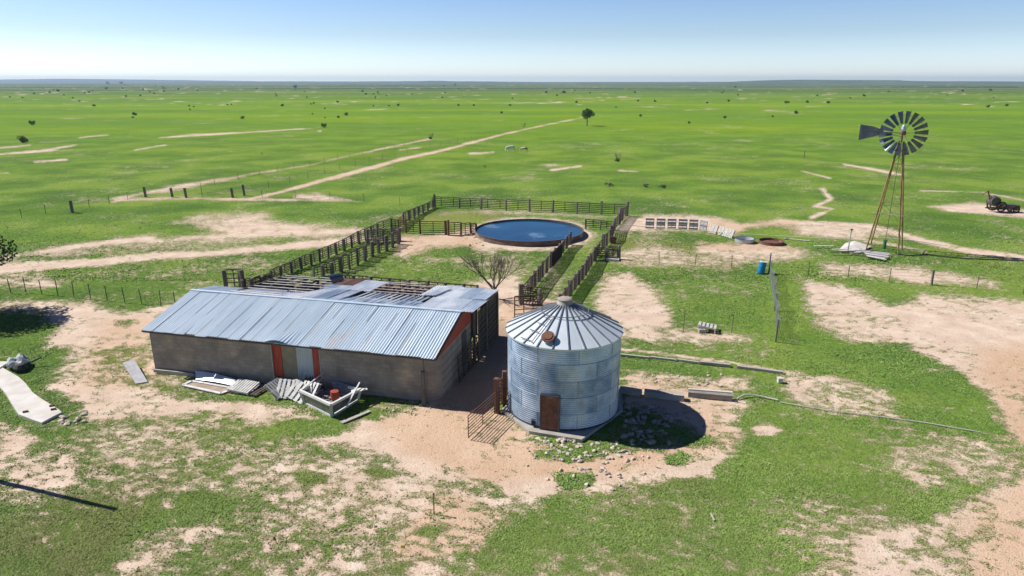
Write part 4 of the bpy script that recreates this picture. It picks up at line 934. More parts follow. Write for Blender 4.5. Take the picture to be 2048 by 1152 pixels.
bfm = thing('ground_frame', 'flat frame of pale boards lying on the ground beside the metal sheet', 'frame', P(400,776))
fp = [P(366,772), P(384,764), P(470,779), P(442,789)]
for a, b in zip(fp, fp[1:]+fp[:1]): obj('board', MB().bar(a+Vector((0,0,.06)), b+Vector((0,0,.06)), .16, .05), M_pal2, bfm)
obj('sheet', MB().prism([(p.x,p.y) for p in fp], .01, .035), mat('brown_weathered_ply',(0.28,0.21,0.16),(0.40,0.32,0.25),2,.9), bfm)
# tilted grey slab on the mound
q = MB(); c = P(272,752); vs = [P(247,738)-c+Vector((0,0,.38)), P(270,732)-c+Vector((0,0,.42)), P(296,765)-c+Vector((0,0,.05)), P(272,768)-c+Vector((0,0,.03))]
vs2 = [v-Vector((0,0,.05)) for v in vs]; q.add(vs+vs2, [(0,1,2,3),(7,6,5,4),(0,4,5,1),(1,5,6,2),(2,6,7,3),(3,7,4,0)])
o = obj('concrete_slab', q, mat('cool_grey_slab',(0.33,0.33,0.34),(0.44,0.44,0.45),3,.9)); fixn(o); o.location = c; tag(o, 'thin grey slab tilted on the weedy mound left of the barn', 'slab')
# camper shell upside down
cs = thing('camper_shell', 'upturned white truck camper shell with dark windows on the ground', 'camper shell', P(660,815))
A_, B_, C_, D_ = P(604,806), P(664,836), P(722,800), P(648,775)      # floor corners: left, near, right, back
def lift(p, z, out=0.0): c = (A_+B_+C_+D_)/4; return p+(p-c)*out+Vector((0,0,z))
def wallp(a, b, z1a, z1b, win=True, name='side_panel'):
    q = MB(); a0, b0, a1, b1 = lift(a,.02,-.10), lift(b,.02,-.10), lift(a,z1a,.02), lift(b,z1b,.02)
    def pt(u, v): return (a0.lerp(b0,u)).lerp(a1.lerp(b1,u), v)
    q.bar(pt(0,0),pt(1,0),.09,.11); q.bar(pt(0,1),pt(1,1),.11,.12); q.bar(pt(0,0),pt(0,1),.12,.12,up=(0,1,0)); q.bar(pt(1,0),pt(1,1),.12,.12,up=(0,1,0))
    pn = obj(name, q, M_white, cs)
    if win:
        g_ = MB(); e = [pt(.06,.14), pt(.94,.14), pt(.94,.86), pt(.06,.86)]; n_ = (e[1]-e[0]).cross(e[3]-e[0]).normalized()*.012
        g_.add([v+n_ for v in e]+[v-n_ for v in e], [(0,1,2,3),(7,6,5,4),(0,4,5,1),(1,5,6,2),(2,6,7,3),(3,7,4,0)])
        obj('window', g_, mat('dusty_dark_glass',(0.10,0.11,0.11),(0.22,0.22,0.20),3,.25,spec=.6), pn)
wallp(A_, B_, .66, .70); wallp(B_, C_, .70, .60); wallp(A_, D_, .66, .50); wallp(D_, C_, .40, .55, False)
q = MB(); fl_ = [lift(p,.05,-.10) for p in (A_,B_,C_,D_)]; q.add(fl_+[v-Vector((0,0,.04)) for v in fl_], [(0,1,2,3),(7,6,5,4),(0,4,5,1),(1,5,6,2),(2,6,7,3),(3,7,4,0)]); fixn(obj('roof_skin', q, mat('grey_liner',(0.22,0.22,0.21),(0.34,0.33,0.32),4,.8), cs))
obj('brace', MB().bar(lift(A_,.66), lift(D_,1.05)+Vector((.35,.2,0)), .05, .05), M_white, cs); obj('brace', MB().bar(lift(B_,.35)+Vector((.6,.5,0)), lift(C_,.95), .06, .07), M_white, cs)
obj('torn_flap', MB().bar(lift(C_,.55)+Vector((-.4,-.2,0)), lift(C_,.35)+Vector((.35,.0,.3)), .35, .02), M_white, cs)
def barrel(name, label, loc, h, r, m, tilt=(0,0,0), lidm=None):
    t = thing(name, label, 'barrel', loc); t.rotation_euler = tilt
    obj('body', MB().lathe([(r*.94,0),(r,.04),(r,h*.30),(r*1.04,h*.33),(r,h*.36),(r,h*.64),(r*1.04,h*.67),(r,h*.70),(r,h-.05),(r*.93,h),(.001,h)], 28), m, t, world=False, smooth=False)
    obj('lid', MB().lathe([(r*.95,h-.01),(r*.98,h+.03),(.001,h+.035)], 28), lidm or m, t, world=False); return t
barrel('red_drum', 'small faded red drum sitting inside the camper shell', P(667,808)+Vector((0,.35,.10)), .40, .21, mat('red_drum_paint',(0.30,0.04,0.025),(0.40,0.08,0.05),4,.6))
barrel('blue_barrel', 'blue plastic barrel with a white top leaning beside the fence stake', P(1521,547), .98, .30, mat('blue_plastic',(0.005,0.16,0.33),(0.01,0.21,0.40),3,.4), tilt=(R(-4),R(9),0), lidm=M_white)
q = MB(); c = P(690,796); q.bar((-.9,.5,.0),(.6,.1,.0),.04,.5,up=(0,0,1)); o = obj('blue_board', MB().bar((-.6,.2,.35),(.75,-.15,.30),.04,.5), M_bluegrey); o.location = P(690,792); tag(o, 'dark blue board propped behind the camper shell', 'board')
slab_on('plank', 'rusty brown plank lying in front of the camper shell', 'plank', [P(680,845),P(738,822),P(742,824),P(686,848)], .01, .05, M_board)

# ---------------------------------------------------------------- left foreground path and clutter
cpts = [(-120,715),(0,735),(38,757),(52,770),(66,788),(82,800),(118,822),(124,828),(104,838),(84,849),(66,843),(38,832),(25,812),(12,790),(0,776),(-120,740)]
slab_on('path', None, None, [P(x,y) for x,y in cpts], -.05, .10, M_conc, kind='structure')
slab_on('concrete_slab', 'pale rectangular slab at the left edge beside the grey bundle', 'slab', [P(x,y) for x,y in ((-80,728),(20,728),(0,741),(-80,752))], 0, .16, M_conc)
for x, y, lab in ((52,828,'dark brick lying flat near the lower left edge of the path'),(105,816,'dark brick at the upper right end of the path'),(108,823,'small dark brick chip below the brick at the path end')):
    o = obj('brick', MB().box((0,0,.035), (.22,.10,.07)), M_rust); o.location = P(x,y)+Vector((0,0,.10)); o.rotation_euler = (0,0,R(28)); tag(o, lab, 'brick', 'bricks on the path')
# irregular lumps
def rock_mesh(seed, n=2, fl=.6):
    bm = bmesh.new(); bmesh.ops.create_icosphere(bm, subdivisions=n, radius=.5); rr = random.Random(seed); ax = [Vector((rr.uniform(-1,1),rr.uniform(-1,1),rr.uniform(-1,1))).normalized() for _ in range(9)]; dd = [rr.uniform(.26,.42) for _ in ax]
    for v in bm.verts:
        for a, d in zip(ax, dd):
            k = v.co.dot(a)
            if k > d: v.co -= a*(k-d)
        v.co.z *= fl; v.co *= rr.uniform(.96,1.04)
    me_ = bpy.data.meshes.new('rock'); bm.to_mesh(me_); bm.free(); me_.materials.append(M_rock); return me_
RK = [rock_mesh(s) for s in range(7)]
RKD = [r_.copy() for r_ in RK]
for r_ in RKD: r_.materials[0] = mat('shaded_stone', (0.22,0.19,0.16), (0.38,0.33,0.28), 2.2, 0.95, bump=.6, bscale=9)  # copy of the pale stone, colour darkened for the heap in the bin's shadow
rk = random.Random(5)
def rock(px, py, size, label='pale rubble stone scattered on the ground around the grain bin', group='rubble stones around the bin', cat='stone', m=0):
    o = bpy.data.objects.new('rock', rk.choice(RKD if m else RK)); COL.objects.link(o); o.location = P(px,py)+Vector((0,0,size*.1)); o.rotation_euler = (rk.uniform(-.3,.3),rk.uniform(-.3,.3),rk.uniform(0,6.3)); o.scale = (size*rk.uniform(.8,1.3),size*rk.uniform(.7,1.1),size*rk.uniform(.7,1.1)); return tag(o, label, cat, group)
n = 0
while n < 105:
    x, y = rk.gauss(1180,70), rk.gauss(912,24)
    if 1050 < x < 1400 and 884 < y < 985: z_ = rk.uniform(.10,.26); rock(x, y, z_, '%s pale stone %s before the bin, %s' % ('larger' if z_ > .19 else 'small', 'close' if y < 905 else 'far out' if y > 935 else 'midway', 'below its door' if x < 1110 else 'toward the shadow' if x > 1210 else 'below its middle')); n += 1
n = 0
while n < 70:
    x, y = rk.uniform(1245,1345), rk.uniform(812,890)
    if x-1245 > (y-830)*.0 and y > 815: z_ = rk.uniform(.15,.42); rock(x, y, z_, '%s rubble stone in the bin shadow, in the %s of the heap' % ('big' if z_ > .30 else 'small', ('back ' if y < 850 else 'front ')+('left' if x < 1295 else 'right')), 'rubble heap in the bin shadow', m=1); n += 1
for k in range(14): rock(1062+rk.uniform(0,90), 874+rk.uniform(0,12), rk.uniform(.14,.3), 'pale stone lying right against the front edge of the bin foundation', 'stones along the foundation')
for k in range(16): rock(rk.uniform(118,172), rk.uniform(826,852), rk.uniform(.14,.34), 'white broken concrete lump in the grass at the end of the path', 'broken concrete by the path')
for k in range(12): rock(rk.uniform(930,968), rk.uniform(462,492), rk.uniform(.3,.55), 'pale rock piled at the left foot of the stock tank', 'rocks at the tank foot')
for k in range(10): rock(rk.uniform(765,870), rk.uniform(808,832), rk.uniform(.10,.22), 'small stone at the foot of the barn front wall', 'stones by the barn wall')
for k in range(26): rock(rk.uniform(1290,1450), rk.uniform(745,775), rk.uniform(.08,.20), 'small stone on the bare soil behind the concrete beams', 'stones behind the beams')
# wrapped bundle at the left
q = MB(); bmx = bmesh.new(); bmesh.ops.create_icosphere(bmx, subdivisions=3, radius=.55); rb = random.Random(31)
for v in bmx.verts: v.co.z = max(-.1, v.co.z*.75); v.co *= 1+.14*math.sin(v.co.x*9+v.co.y*7)+.10*math.sin(v.co.y*13+v.co.z*11)+rb.uniform(-.04,.04)
bt_ = thing('junk_heap', 'crumpled grey and black bundle of junk beside the path', 'junk heap', P(42,736)); mm = bpy.data.meshes.new('tarp'); bmx.to_mesh(mm); bmx.free(); mm.materials.append(mat('crumpled_grey_tarp',(0.20,0.23,0.24),(0.52,0.56,0.57),3.5,.6,c3=(.05,.055,.07),t3=.60)); o = bpy.data.objects.new('tarp', mm); COL.objects.link(o); o.parent = bt_; o.location = (-.2,.2,.25)
obj('black_bag', MB().lathe([(.001,-.05),(.32,0),(.36,.22),(.22,.38),(.001,.42)], 9, c=(.25,-.35,0)), M_black, bt_, world=False); obj('rod', MB().tube((.1,0,.1),(.9,.5,.45),.05,n=6), M_iron, bt_, world=False)
# utility pole just outside the frame (its shadow crosses the lower left corner)
up_ = P(228,1018); ln_ = 8.2/math.tan(R(SUN_EL)); ub = Vector((up_.x, up_.y, 0))+Vector((sd.x, sd.y, 0))*ln_
pole = thing('utility_pole', 'tall round wooden pole left of the picture whose shadow crosses the grass', 'pole', ub); obj('shaft', MB().tube((0,0,0),(0,0,8.2),.13,.10,n=12), M_post, pole, world=False); obj('pole_cap', MB().lathe([(.11,8.2),(.11,8.24),(.001,8.27)],12), M_zinc, pole, world=False)
# yellow marker and bits
o = obj('survey_flag', MB().tube((0,0,0),(0,0,.35),.006,n=4).box((.07,0,.29),(.14,.01,.11)), mat('yellow_plastic',(0.72,0.50,0.03),(0.75,0.55,0.05),3,.5)); o.location = P(803,1108); tag(o, 'tiny yellow flag standing on bare soil in the foreground', 'flag')
slab_on('plank', 'short pale stick lying in the grass in the right foreground', 'plank', [P(1420,1028),P(1423,1027),P(1430,1041),P(1427,1042)], .01, .03, M_board)

# ---------------------------------------------------------------- beams, ties and pipes right of the bin
def lying(name, label, cat, a, b, w_, h, m, z=0, group=None):
    a, b = P(*a), P(*b); c = (a+b)/2; q = MB(); q.bar(a-c+Vector((0,0,h/2+z)), b-c+Vector((0,0,h/2+z)), w_, h); o = obj(name, q, m); o.location = c; return tag(o, label, cat, group)
lying('concrete_beam', 'short rough concrete beam end emerging right behind the bin', 'beam', (1240,784), (1282,792), .35, .30, M_conc2, group='concrete beams')
lying('concrete_beam', 'long grey concrete beam in the middle of the row right of the bin', 'beam', (1288,792), (1368,800), .40, .32, M_conc2, group='concrete beams')
lying('concrete_beam', 'grey beam with a pale top edge at the right end of the row', 'beam', (1376,792), (1464,800), .26, .27, mat('darker_beam',(0.20,0.185,0.16),(0.30,0.27,0.24),3,.9), group='concrete beams')
lying('concrete_beam', 'thin pale curb laid on top of the right hand beam', 'beam', (1376,789), (1464,796), .14, .06, M_conc, z=.275, group='concrete beams')
for a, b, lab in (((1240,711),(1298,717),'first weathered timber of the low edging behind the bin'),((1300,716),(1352,722),'second weathered timber of the low edging behind the bin'),((1354,721),(1398,727),'thin third timber of the low edging with a white chip')):
    lying('edging_timber', lab, 'timber', a, b, .14, .11, M_board, group='edging timbers')
lying('edging_timber', 'pale thick timber in the middle of the low edging', 'timber', (1400,727), (1460,733), .20, .15, M_conc2, group='edging timbers')
lying('edging_timber', 'long pale timber at the right end of the low edging', 'timber', (1474,735), (1566,747), .18, .13, M_conc2, group='edging timbers')
def pipe(name, label, pts, r, m, z=.05, cat='pipe', n=8):
    w3 = [P(x,y)+Vector((0,0,z if len(p_) < 3 else p_[2])) for p_ in pts for x, y in (p_[:2],)]; c = w3[0].copy(); c.z = 0; q = MB().path([p-c for p in w3], r, n); o = obj(name, q, m); o.location = c; return tag(o, label, cat)
pipe('white_pipe', 'bent white plastic pipe lying from the beams into the grass', [(1474,799),(1488,794,.12),(1505,793,.10),(1530,796),(1556,802)], .045, M_whitepipe)
pipe('white_pipe', 'long thin pale pipe lying down across the right foreground ground', [(1560,806),(1600,813),(1650,821),(1720,830),(1790,839),(1850,847),(1960,866)], .024, M_whitepipe)
pipe('water_line', 'long pale water line on low supports from the windmill to the stock tank', [(1738,487,.30),(1600,480,.30),(1460,473,.35),(1350,466,.45),(1250,461,.60),(1170,457,.75),(1128,455,.70)], .035, mat('cream_pipe',(0.62,0.56,0.36),(0.72,0.66,0.46),2,.5))
pipe('black_hose', 'dark poly pipe trailing from the windmill toward the right edge', [(1790,507),(1815,512),(1850,510),(1890,514),(1930,518),(1990,520),(2060,523),(2150,526)], .05, M_black)
pipe('white_pipe', 'pair of pale pipes lying in grass left of the windmill rubble', [(1568,478),(1620,483)], .06, M_whitepipe); pipe('white_pipe', 'thin white pipe lying across the sand right of the windmill', [(1760,476),(1830,482),(1895,492)], .04, M_whitepipe)
slab_on('concrete_curb', 'pale concrete curb beside the stub fence right of the lane', 'curb', [P(1212,517),P(1238,519),P(1238,523),P(1212,521)], 0, .18, M_conc)
barrel('rusty_drum', 'dark drum standing at the thick corner posts of the lane', P(1226,486), .6, .28, M_rust)
# troughs
tr = thing('stock_trough', 'round galvanised trough at the end of the pallet windbreak', 'trough', P(1489,484)); obj('body', MB().lathe([(.89,0),(.90,.36),(.93,.38),(.86,.38),(.85,.06),(.001,.05)],40), tint_mat('trough_zinc',(.40,.42,.45),(.55,.57,.60),rough=.5,metal=.4), tr, world=False); obj('rim', MB().lathe([(.90,.37),(.94,.39),(.90,.41),(.86,.39)],40), M_iron, tr, world=False)
tr = thing('stock_trough', 'low rusty steel ring trough right of the galvanised one', 'trough', P(1542,486)); obj('body', MB().lathe([(1.20,0),(1.17,.25),(1.10,.25),(1.09,.05),(.001,.04)],40), M_rust, tr, world=False); obj('rim', MB().lathe([(1.16,.24),(1.20,.26),(1.14,.28)],40), M_tank, tr, world=False)
for k in range(5): rock(1462+k*4, 478+k*1.5, .3, 'dark lump between the windbreak and the galvanised trough', 'lumps by the windbreak')

# ---------------------------------------------------------------- windmill foot
ph = thing('collapsed_pump_cover', 'collapsed pale roof sheet heap left of the windmill legs', 'rubble heap', P(1708,500))
q = MB(); vs = [P(1676,503)+Vector((0,0,.1)), P(1690,492)+Vector((0,0,.30)), P(1708,490)+Vector((0,0,.42)), P(1742,496)+Vector((0,0,.18)), P(1722,505)+Vector((0,0,.06)), P(1704,497)+Vector((0,0,.40))]
q.add(vs, [(0,5,1),(1,5,2),(2,5,3),(3,5,4),(4,5,0)]); o = obj('roof_sheet', q, M_conc, ph); o.modifiers.new('t','SOLIDIFY').thickness = .06
rg3 = random.Random(2)
for k in range(7):
    a = P(1625+rg3.uniform(0,90), 500+rg3.uniform(-4,12)); ang = rg3.uniform(-.5,.5); obj('board', MB().bar(a+Vector((0,0,.08+.03*k)), a+Vector((math.cos(ang)*rg3.uniform(1.2,3),math.sin(ang)*1.5,.10+.03*k)), .16, .04), M_pal2 if k % 2 else M_darkboard, ph)
bp_ = thing('board_stack', 'loose stack of long grey boards in front of the windmill legs', 'board stack', P(1755,518))
for k in range(9):
    v_off = k*1.6; obj('board', MB().bar(P(1722+k*1.5, 504+v_off)+Vector((0,0,.18+.02*(k%3))), P(1782-k*1.5+rg3.uniform(-3,3), 511+v_off)+Vector((0,0,.20+.03*(k%2))), .20, .035), M_palletboard if k % 3 else mat('mauve_grey_board',(0.26,0.25,0.30),(0.38,0.36,0.40),4,.85), bp_)
for p0 in ((1735,512),(1765,516)): obj('bearer', MB().bar(P(*p0)+Vector((0,-.6,.08)), P(*p0)+Vector((.3,1.1,.08)), .12, .14), M_darkboard, bp_)
sp_ = thing('standpipe', 'upright grey standpipe with a green valve left of the windmill', 'standpipe', P(1695,505)); b = P(1695,505); h = hgt(460,b); obj('pipe', MB().tube((0,0,0),(.08,0,h),.055,n=8), M_zinc, sp_, world=False); obj('valve', MB().tube((.08,0,h-.05),(.08,0,h+.12),.09,n=8).bar((-.1,0,h+.05),(.28,0,h+.05),.04,.04), mat('green_valve_paint',(.03,.16,.06),(.05,.22,.09),3,.5), sp_, world=False)
gp = thing('pump_head', 'small green pump cylinder standing between the windmill legs', 'pump', P(1768,497)); obj('body', MB().tube((0,0,0),(0,0,.75),.15,n=12), mat('green_valve_paint',None) if False else MATS['green_valve_paint'], gp, world=False); obj('cap', MB().tube((0,0,.75),(0,0,.85),.20,n=12), MATS['green_valve_paint'], gp, world=False)
o = obj('valve_box', MB().box((0,0,.12),(.22,.22,.24)).box((0,0,.26),(.26,.26,.04)), M_conc); o.location = P(1559,765); tag(o, 'tiny pale valve box in the green patch right of the bin', 'box')

# ---------------------------------------------------------------- old farm implement
fi = thing('farm_implement', 'rusty abandoned farm implement with a raised boom at the right edge', 'farm machine', P(2003,421))
fx = Vector((1,.0,0)); fb_ = P(2003,421)
def FP(px, z, dy=0): return P(px, 424)+Vector((0,dy,z))
def wheel_at(c, r, name='wheel'):
    w_ = MB(); n = 20
    for i in range(n):
        a0_, a1_ = 2*math.pi*i/n, 2*math.pi*(i+1)/n; w_.tube(c+Vector((r*math.cos(a0_),0,r*math.sin(a0_))), c+Vector((r*math.cos(a1_),0,r*math.sin(a1_))), .09, n=6)
    o = obj('wheel', w_, M_black, fi); s_ = MB()
    for i in range(8): a = math.pi*i/4; s_.tube(c, c+Vector((r*math.cos(a),0,r*math.sin(a))), .03, n=5)
    s_.tube(c-Vector((0,.12,0)), c+Vector((0,.12,0)), .1, n=8); obj('spokes', s_, M_rust, o)
wheel_at(FP(1990,.95,.5), .8); wheel_at(FP(1994,.75,-.6), .55); wheel_at(FP(2026,.35,-.5), .33); wheel_at(FP(2026,.35,.6), .33)
obj('frame', MB().bar(FP(1975,.45,-.4), FP(2030,.42,-.4), .14,.16).bar(FP(1975,.45,.5), FP(2030,.42,.5), .14,.16).bar(FP(1985,.5,-.5),FP(1985,.5,.6),.12,.12).bar(FP(2018,.5,-.5),FP(2018,.5,.6),.12,.12), M_darkboard, fi)
obj('boom', MB().bar(FP(1979,.5,0), FP(1968,2.6,0), .10,.12).bar(FP(1968,2.6,0), FP(1958,2.1,0), .06,.07).bar(FP(1968,2.3,0), FP(1990,1.1,0), .05,.05), M_rust, fi)
obj('drum', MB().tube(FP(1982,1.35,-.5), FP(1982,1.35,.5), .55, n=14), mat('scorched_steel',(.06,.055,.05),(.13,.12,.11),4,.7,.2), fi)
obj('hopper', MB().bar(FP(2005,.75,0), FP(2032,.62,0), 1.0, .5), MATS['scorched_steel'], fi)
obj('linkage', MB().tube(FP(1984,2.0,.2), FP(1999,1.5,.2), .05, n=6).tube(FP(1999,1.5,.2), FP(2001,.6,.2), .05, n=6), M_rust, fi)

# ---------------------------------------------------------------- cattle
M_cow = mat('off_white_hide', (0.62,0.58,0.50), (0.76,0.73,0.67), 2.5, .8)
def cow(label, loc, rz, sc, m):
    t = thing('cow', label, 'cow', loc, rz, 'grazing cattle'); t.scale = (sc,)*3
    V = [(-.75,0,1.15),(-.3,0,1.08),(.25,0,1.08),(.65,0,1.18),(.95,0,1.12),(1.15,0,.72),(1.25,0,.38),(1.32,0,.16)]; Rr = [(.26,.30),(.34,.36),(.35,.37),(.27,.33),(.17,.22),(.13,.16),(.12,.13),(.075,.08)]
    E = [(i,i+1) for i in range(7)]
    for sy in (-1,1):
        n = len(V); V += [(-.82,.17*sy,.80),(-.90,.17*sy,.42),(-.84,.17*sy,.03)]; Rr += [(.15,.17),(.075,.08),(.06,.07)]; E += [(0,n),(n,n+1),(n+1,n+2)]
        n = len(V); V += [(.62,.17*sy,.75),(.64,.17*sy,.42),(.62,.17*sy,.03)]; Rr += [(.12,.14),(.07,.07),(.06,.065)]; E += [(3,n),(n,n+1),(n+1,n+2)]
    n = len(V); V += [(-1.0,0,1.15),(-1.08,0,.6)]; Rr += [(.05,.05),(.03,.03)]; E += [(0,n),(n,n+1)]
    for sy in (-1,1): n = len(V); V += [(1.16,.22*sy,.50)]; Rr += [(.045,.03)]; E += [(6,n)]
    mm = bpy.data.meshes.new('body'); mm.from_pydata(V, E, []); o = bpy.data.objects.new('body', mm); COL.objects.link(o); o.parent = t
    o.modifiers.new('skin','SKIN')
    for i, r_ in enumerate(Rr): mm.skin_vertices[0].data[i].radius = r_
    mm.skin_vertices[0].data[1].use_root = True; o.modifiers.new('sub','SUBSURF').levels = 1; o.modifiers['sub'].render_levels = 2; mm.materials.append(m); return t
cow('larger white cow grazing head down in the middle pasture', P(1021,304), R(205), 1.0, M_cow)
cow('smaller cream cow grazing to the right of the white one', P(1048,304), R(170), .78, mat('cream_hide',(0.50,0.44,0.33),(0.62,0.55,0.43),2.5,.8,c3=(.16,.12,.09),t3=.58))

# ---------------------------------------------------------------- trees and shrubs
def leaf_mat(name, a, b):
    return tint_mat(name, a, b, rough=.7, metal=0, noise=.2, scale=1.5, spec=.25)
M_leafd = leaf_mat('dark_evergreen_leaf', (0.028,0.055,0.016), (0.085,0.125,0.036)); M_leafm = leaf_mat('mesquite_leaf', (0.055,0.105,0.024), (0.14,0.21,0.055))
def leaves(mb, c, r, n, size, seed, sq=(1,1,1), shell=.35):
    g = np.random.default_rng(seed); 
    for _ in range(n):
        v = g.normal(size=3); v /= np.linalg.norm(v); v = v*(shell+(1-shell)*g.random()**.5)*r*np.array(sq); p = Vector(c)+Vector(v); a = Vector(g.normal(size=3)).normalized(); b = a.orthogonal().normalized()*size*g.uniform(.5,1.2); d = a.cross(b).normalized()*size*g.uniform(.4,.8)
        mb.cur = min(1,max(0,.5+.35*v[2]/(r+1e-6)*0+g.uniform(-.4,.4))); mb.add([p-b, p+d, p+b, p-d], [(0,1,2,3)])
def limbs(mb, p, d, L, r, depth, rr, tips, spread=.6, n=3, taper=.6, upb=.15):
    q = p+d*L; mb.tube(p, q, r, r*taper, n=6 if r > .02 else 4, cap=False)
    if depth == 0: tips.append(q); return
    for k in range(n if depth > 1 else n+1):
        e = (d+Vector((rr.uniform(-1,1),rr.uniform(-1,1),rr.uniform(-.5,.9)))*spread+Vector((0,0,upb))).normalized(); limbs(mb, p.lerp(q, rr.uniform(.55,1)) if k else q, e, L*rr.uniform(.6,.85), r*taper*.85, depth-1, rr, tips, spread, n, taper, upb)
def tree(name, label, loc, h, crown_r, m, seed, n_leaf=5000, size=.12, th=.35, sq=(1,1,.8), clump=26, group=None, cz=.66):
    rr = random.Random(seed); t = thing(name, label, 'tree', loc, 0, group); tr_ = MB(); tips = []; tr_.tube((0,0,-.1),(0,0,h*th), h*.035, h*.026, n=10); 
    for k in range(5): a = 2*math.pi*k/5+rr.uniform(-.4,.4); limbs(tr_, Vector((0,0,h*th*rr.uniform(.85,1))), Vector((math.cos(a)*.7,math.sin(a)*.7,rr.uniform(.5,1.1))).normalized(), h*.26, h*.016, 2, rr, tips)
    obj('trunk', tr_, M_bark, t, world=False); cr = MB()
    for k in range(clump):
        a, u = rr.uniform(0,6.28), rr.random()**.6; z = rr.uniform(-1,1); rad = crown_r*u*math.sqrt(1-z*z*.8); leaves(cr, (rad*math.cos(a)*sq[0], rad*math.sin(a)*sq[1], h*cz+crown_r*sq[2]*z*.8), crown_r*rr.uniform(.22,.42), n_leaf//clump, size, seed*100+k)
    obj('crown', cr, m, t, world=False); return t
tree('evergreen_tree', 'dark leafy tree at the left edge casting a shadow on the grass', Vector((-37.6,43.6,0)), 6.2, 3.2, M_leafd, 3, 16000, .13, clump=46)
tree('mesquite_tree', 'lone round green tree at the far end of the dirt track', P(1174,252), 6.3, 2.2, M_leafm, 8, 2600, .20, th=.42, sq=(1,1,.72), cz=.72, clump=20)
# bare tree behind the shed
bt2 = thing('bare_tree', 'leafless grey tree with spreading branches behind the shed corner', 'tree', P(988,597)); rr = random.Random(14); q = MB(); tips = []
q.tube((0,0,-.1),(.03,0,.75),.13,.11,n=8)
for k in range(7): a = 2*math.pi*k/7+rr.uniform(-.3,.3); limbs(q, Vector((.03,0,rr.uniform(.5,.8))), Vector((math.cos(a)*.75,math.sin(a)*.6,rr.uniform(.6,1.0))).normalized(), 1.15, .055, 4, rr, tips, .42, 3, .66, .16)
obj('branches', q, M_bark, bt2, world=False)
# shrubs: a few shapes, then copies
def shrub_mesh(seed, dead=False):
    rr = random.Random(seed); q = MB(); tips = []
    for k in range(5 if not dead else 8): a = rr.uniform(0,6.28); limbs(q, Vector((0,0,0)), Vector((math.cos(a)*.6,math.sin(a)*.6,.9)).normalized(), .35 if not dead else .45, .03, 1 if not dead else 2, rr, tips, .5, 2)
    if not dead:
        for k in range(9): leaves(q, (rr.uniform(-.3,.3),rr.uniform(-.3,.3),rr.uniform(.25,.62)), rr.uniform(.18,.3), 60, .07, seed*31+k)
    me_ = bpy.data.meshes.new('shrub'); me_.from_pydata([tuple(v) for v in q.v], [], q.f); at_ = me_.attributes.new('tint','FLOAT','POINT'); at_.data.foreach_set('value', q.t); me_.materials.append(M_leafd if not dead else M_bark); return me_
SHM = [shrub_mesh(s) for s in (1,2,3,4)]; SHD = [shrub_mesh(s, True) for s in (5,6)]
def shrub(px, py, wpx, label, group, dead=False, hz_=1.0, name='shrub'):
    b = P(px, py); z = b.y*CP+H*SP; w_ = wpx*z/FPX; o = bpy.data.objects.new(name, rk.choice(SHD if dead else SHM)); COL.objects.link(o); o.location = b; o.rotation_euler = (0,0,rk.uniform(0,6.28)); o.scale = (w_/1.0, w_/1.0, w_*.95*hz_); return tag(o, label, 'shrub', group)
for x, y, w_, lab in ((46,286,18,'largest dark shrub low at the left of the plain'),(65,250,12,'dark shrub above the largest one at the left'),(270,231,9,'dark shrub with a smaller one just below it'),(266,236,5,'tiny shrub just below a dark one on the left plain'),
    (486,238,8,'small dark shrub alone in the left middle plain'),(565,213,7,'small dark shrub high in the left middle plain'),(648,255,11,'dark shrub beside the faint pale track end'),(677,236,6,'left one of two dark shrubs near each other'),(693,231,8,'right one of two dark shrubs near each other'),
    (188,213,6,'small dark shrub far out at the left'),(378,213,4,'tiny shrub far out between two darker ones'),(1728,193,6,'small shrub on the far right slope')):
    shrub(x, y, w_, lab, 'shrubs on the plain')
for x, y, w_, lab in ((862,278,13,'grey brown dead looking shrub beside the ditch fence'),(1047,255,10,'grey bush against the upper dirt track'),(1237,323,18,'spiky dark shrub on a pale patch right of the lone tree'),(970,336,8,'small spiky plant in the pasture below the cattle'),(525,310,6,'thin grey bush left of the upper ditch')):
    shrub(x, y, w_, lab, 'dead looking shrubs', True, 1.1)
    if w_ > 12: shrub(x-2, y, w_*.6, 'low green sprig at the foot of a grey spiky shrub', 'sprigs under shrubs', False, .7)
for x, y, w_, lab in ((1218,372,20,'dark log heap on the pasture right of the corral'),(1290,374,14,'left dark brush pile of the pair right of the corral'),(1324,376,16,'right dark brush pile of the pair right of the corral')):
    b = P(x,y); t = thing('brush_pile', lab, 'brush pile', b, 0, 'brush piles'); z = b.y*CP+H*SP; w3_ = w_*z/FPX
    for k in range(7): a = rk.uniform(0,3.1); c = Vector((rk.uniform(-.35,.35)*w3_, rk.uniform(-.3,.3), .12+.1*k*.5)); d = Vector((math.cos(a), math.sin(a)*.6, .1))*w3_*.28; obj('log', MB().tube(c-d, c+d, .09, .06, n=6), M_black if k % 2 else M_darkboard, t, world=False)
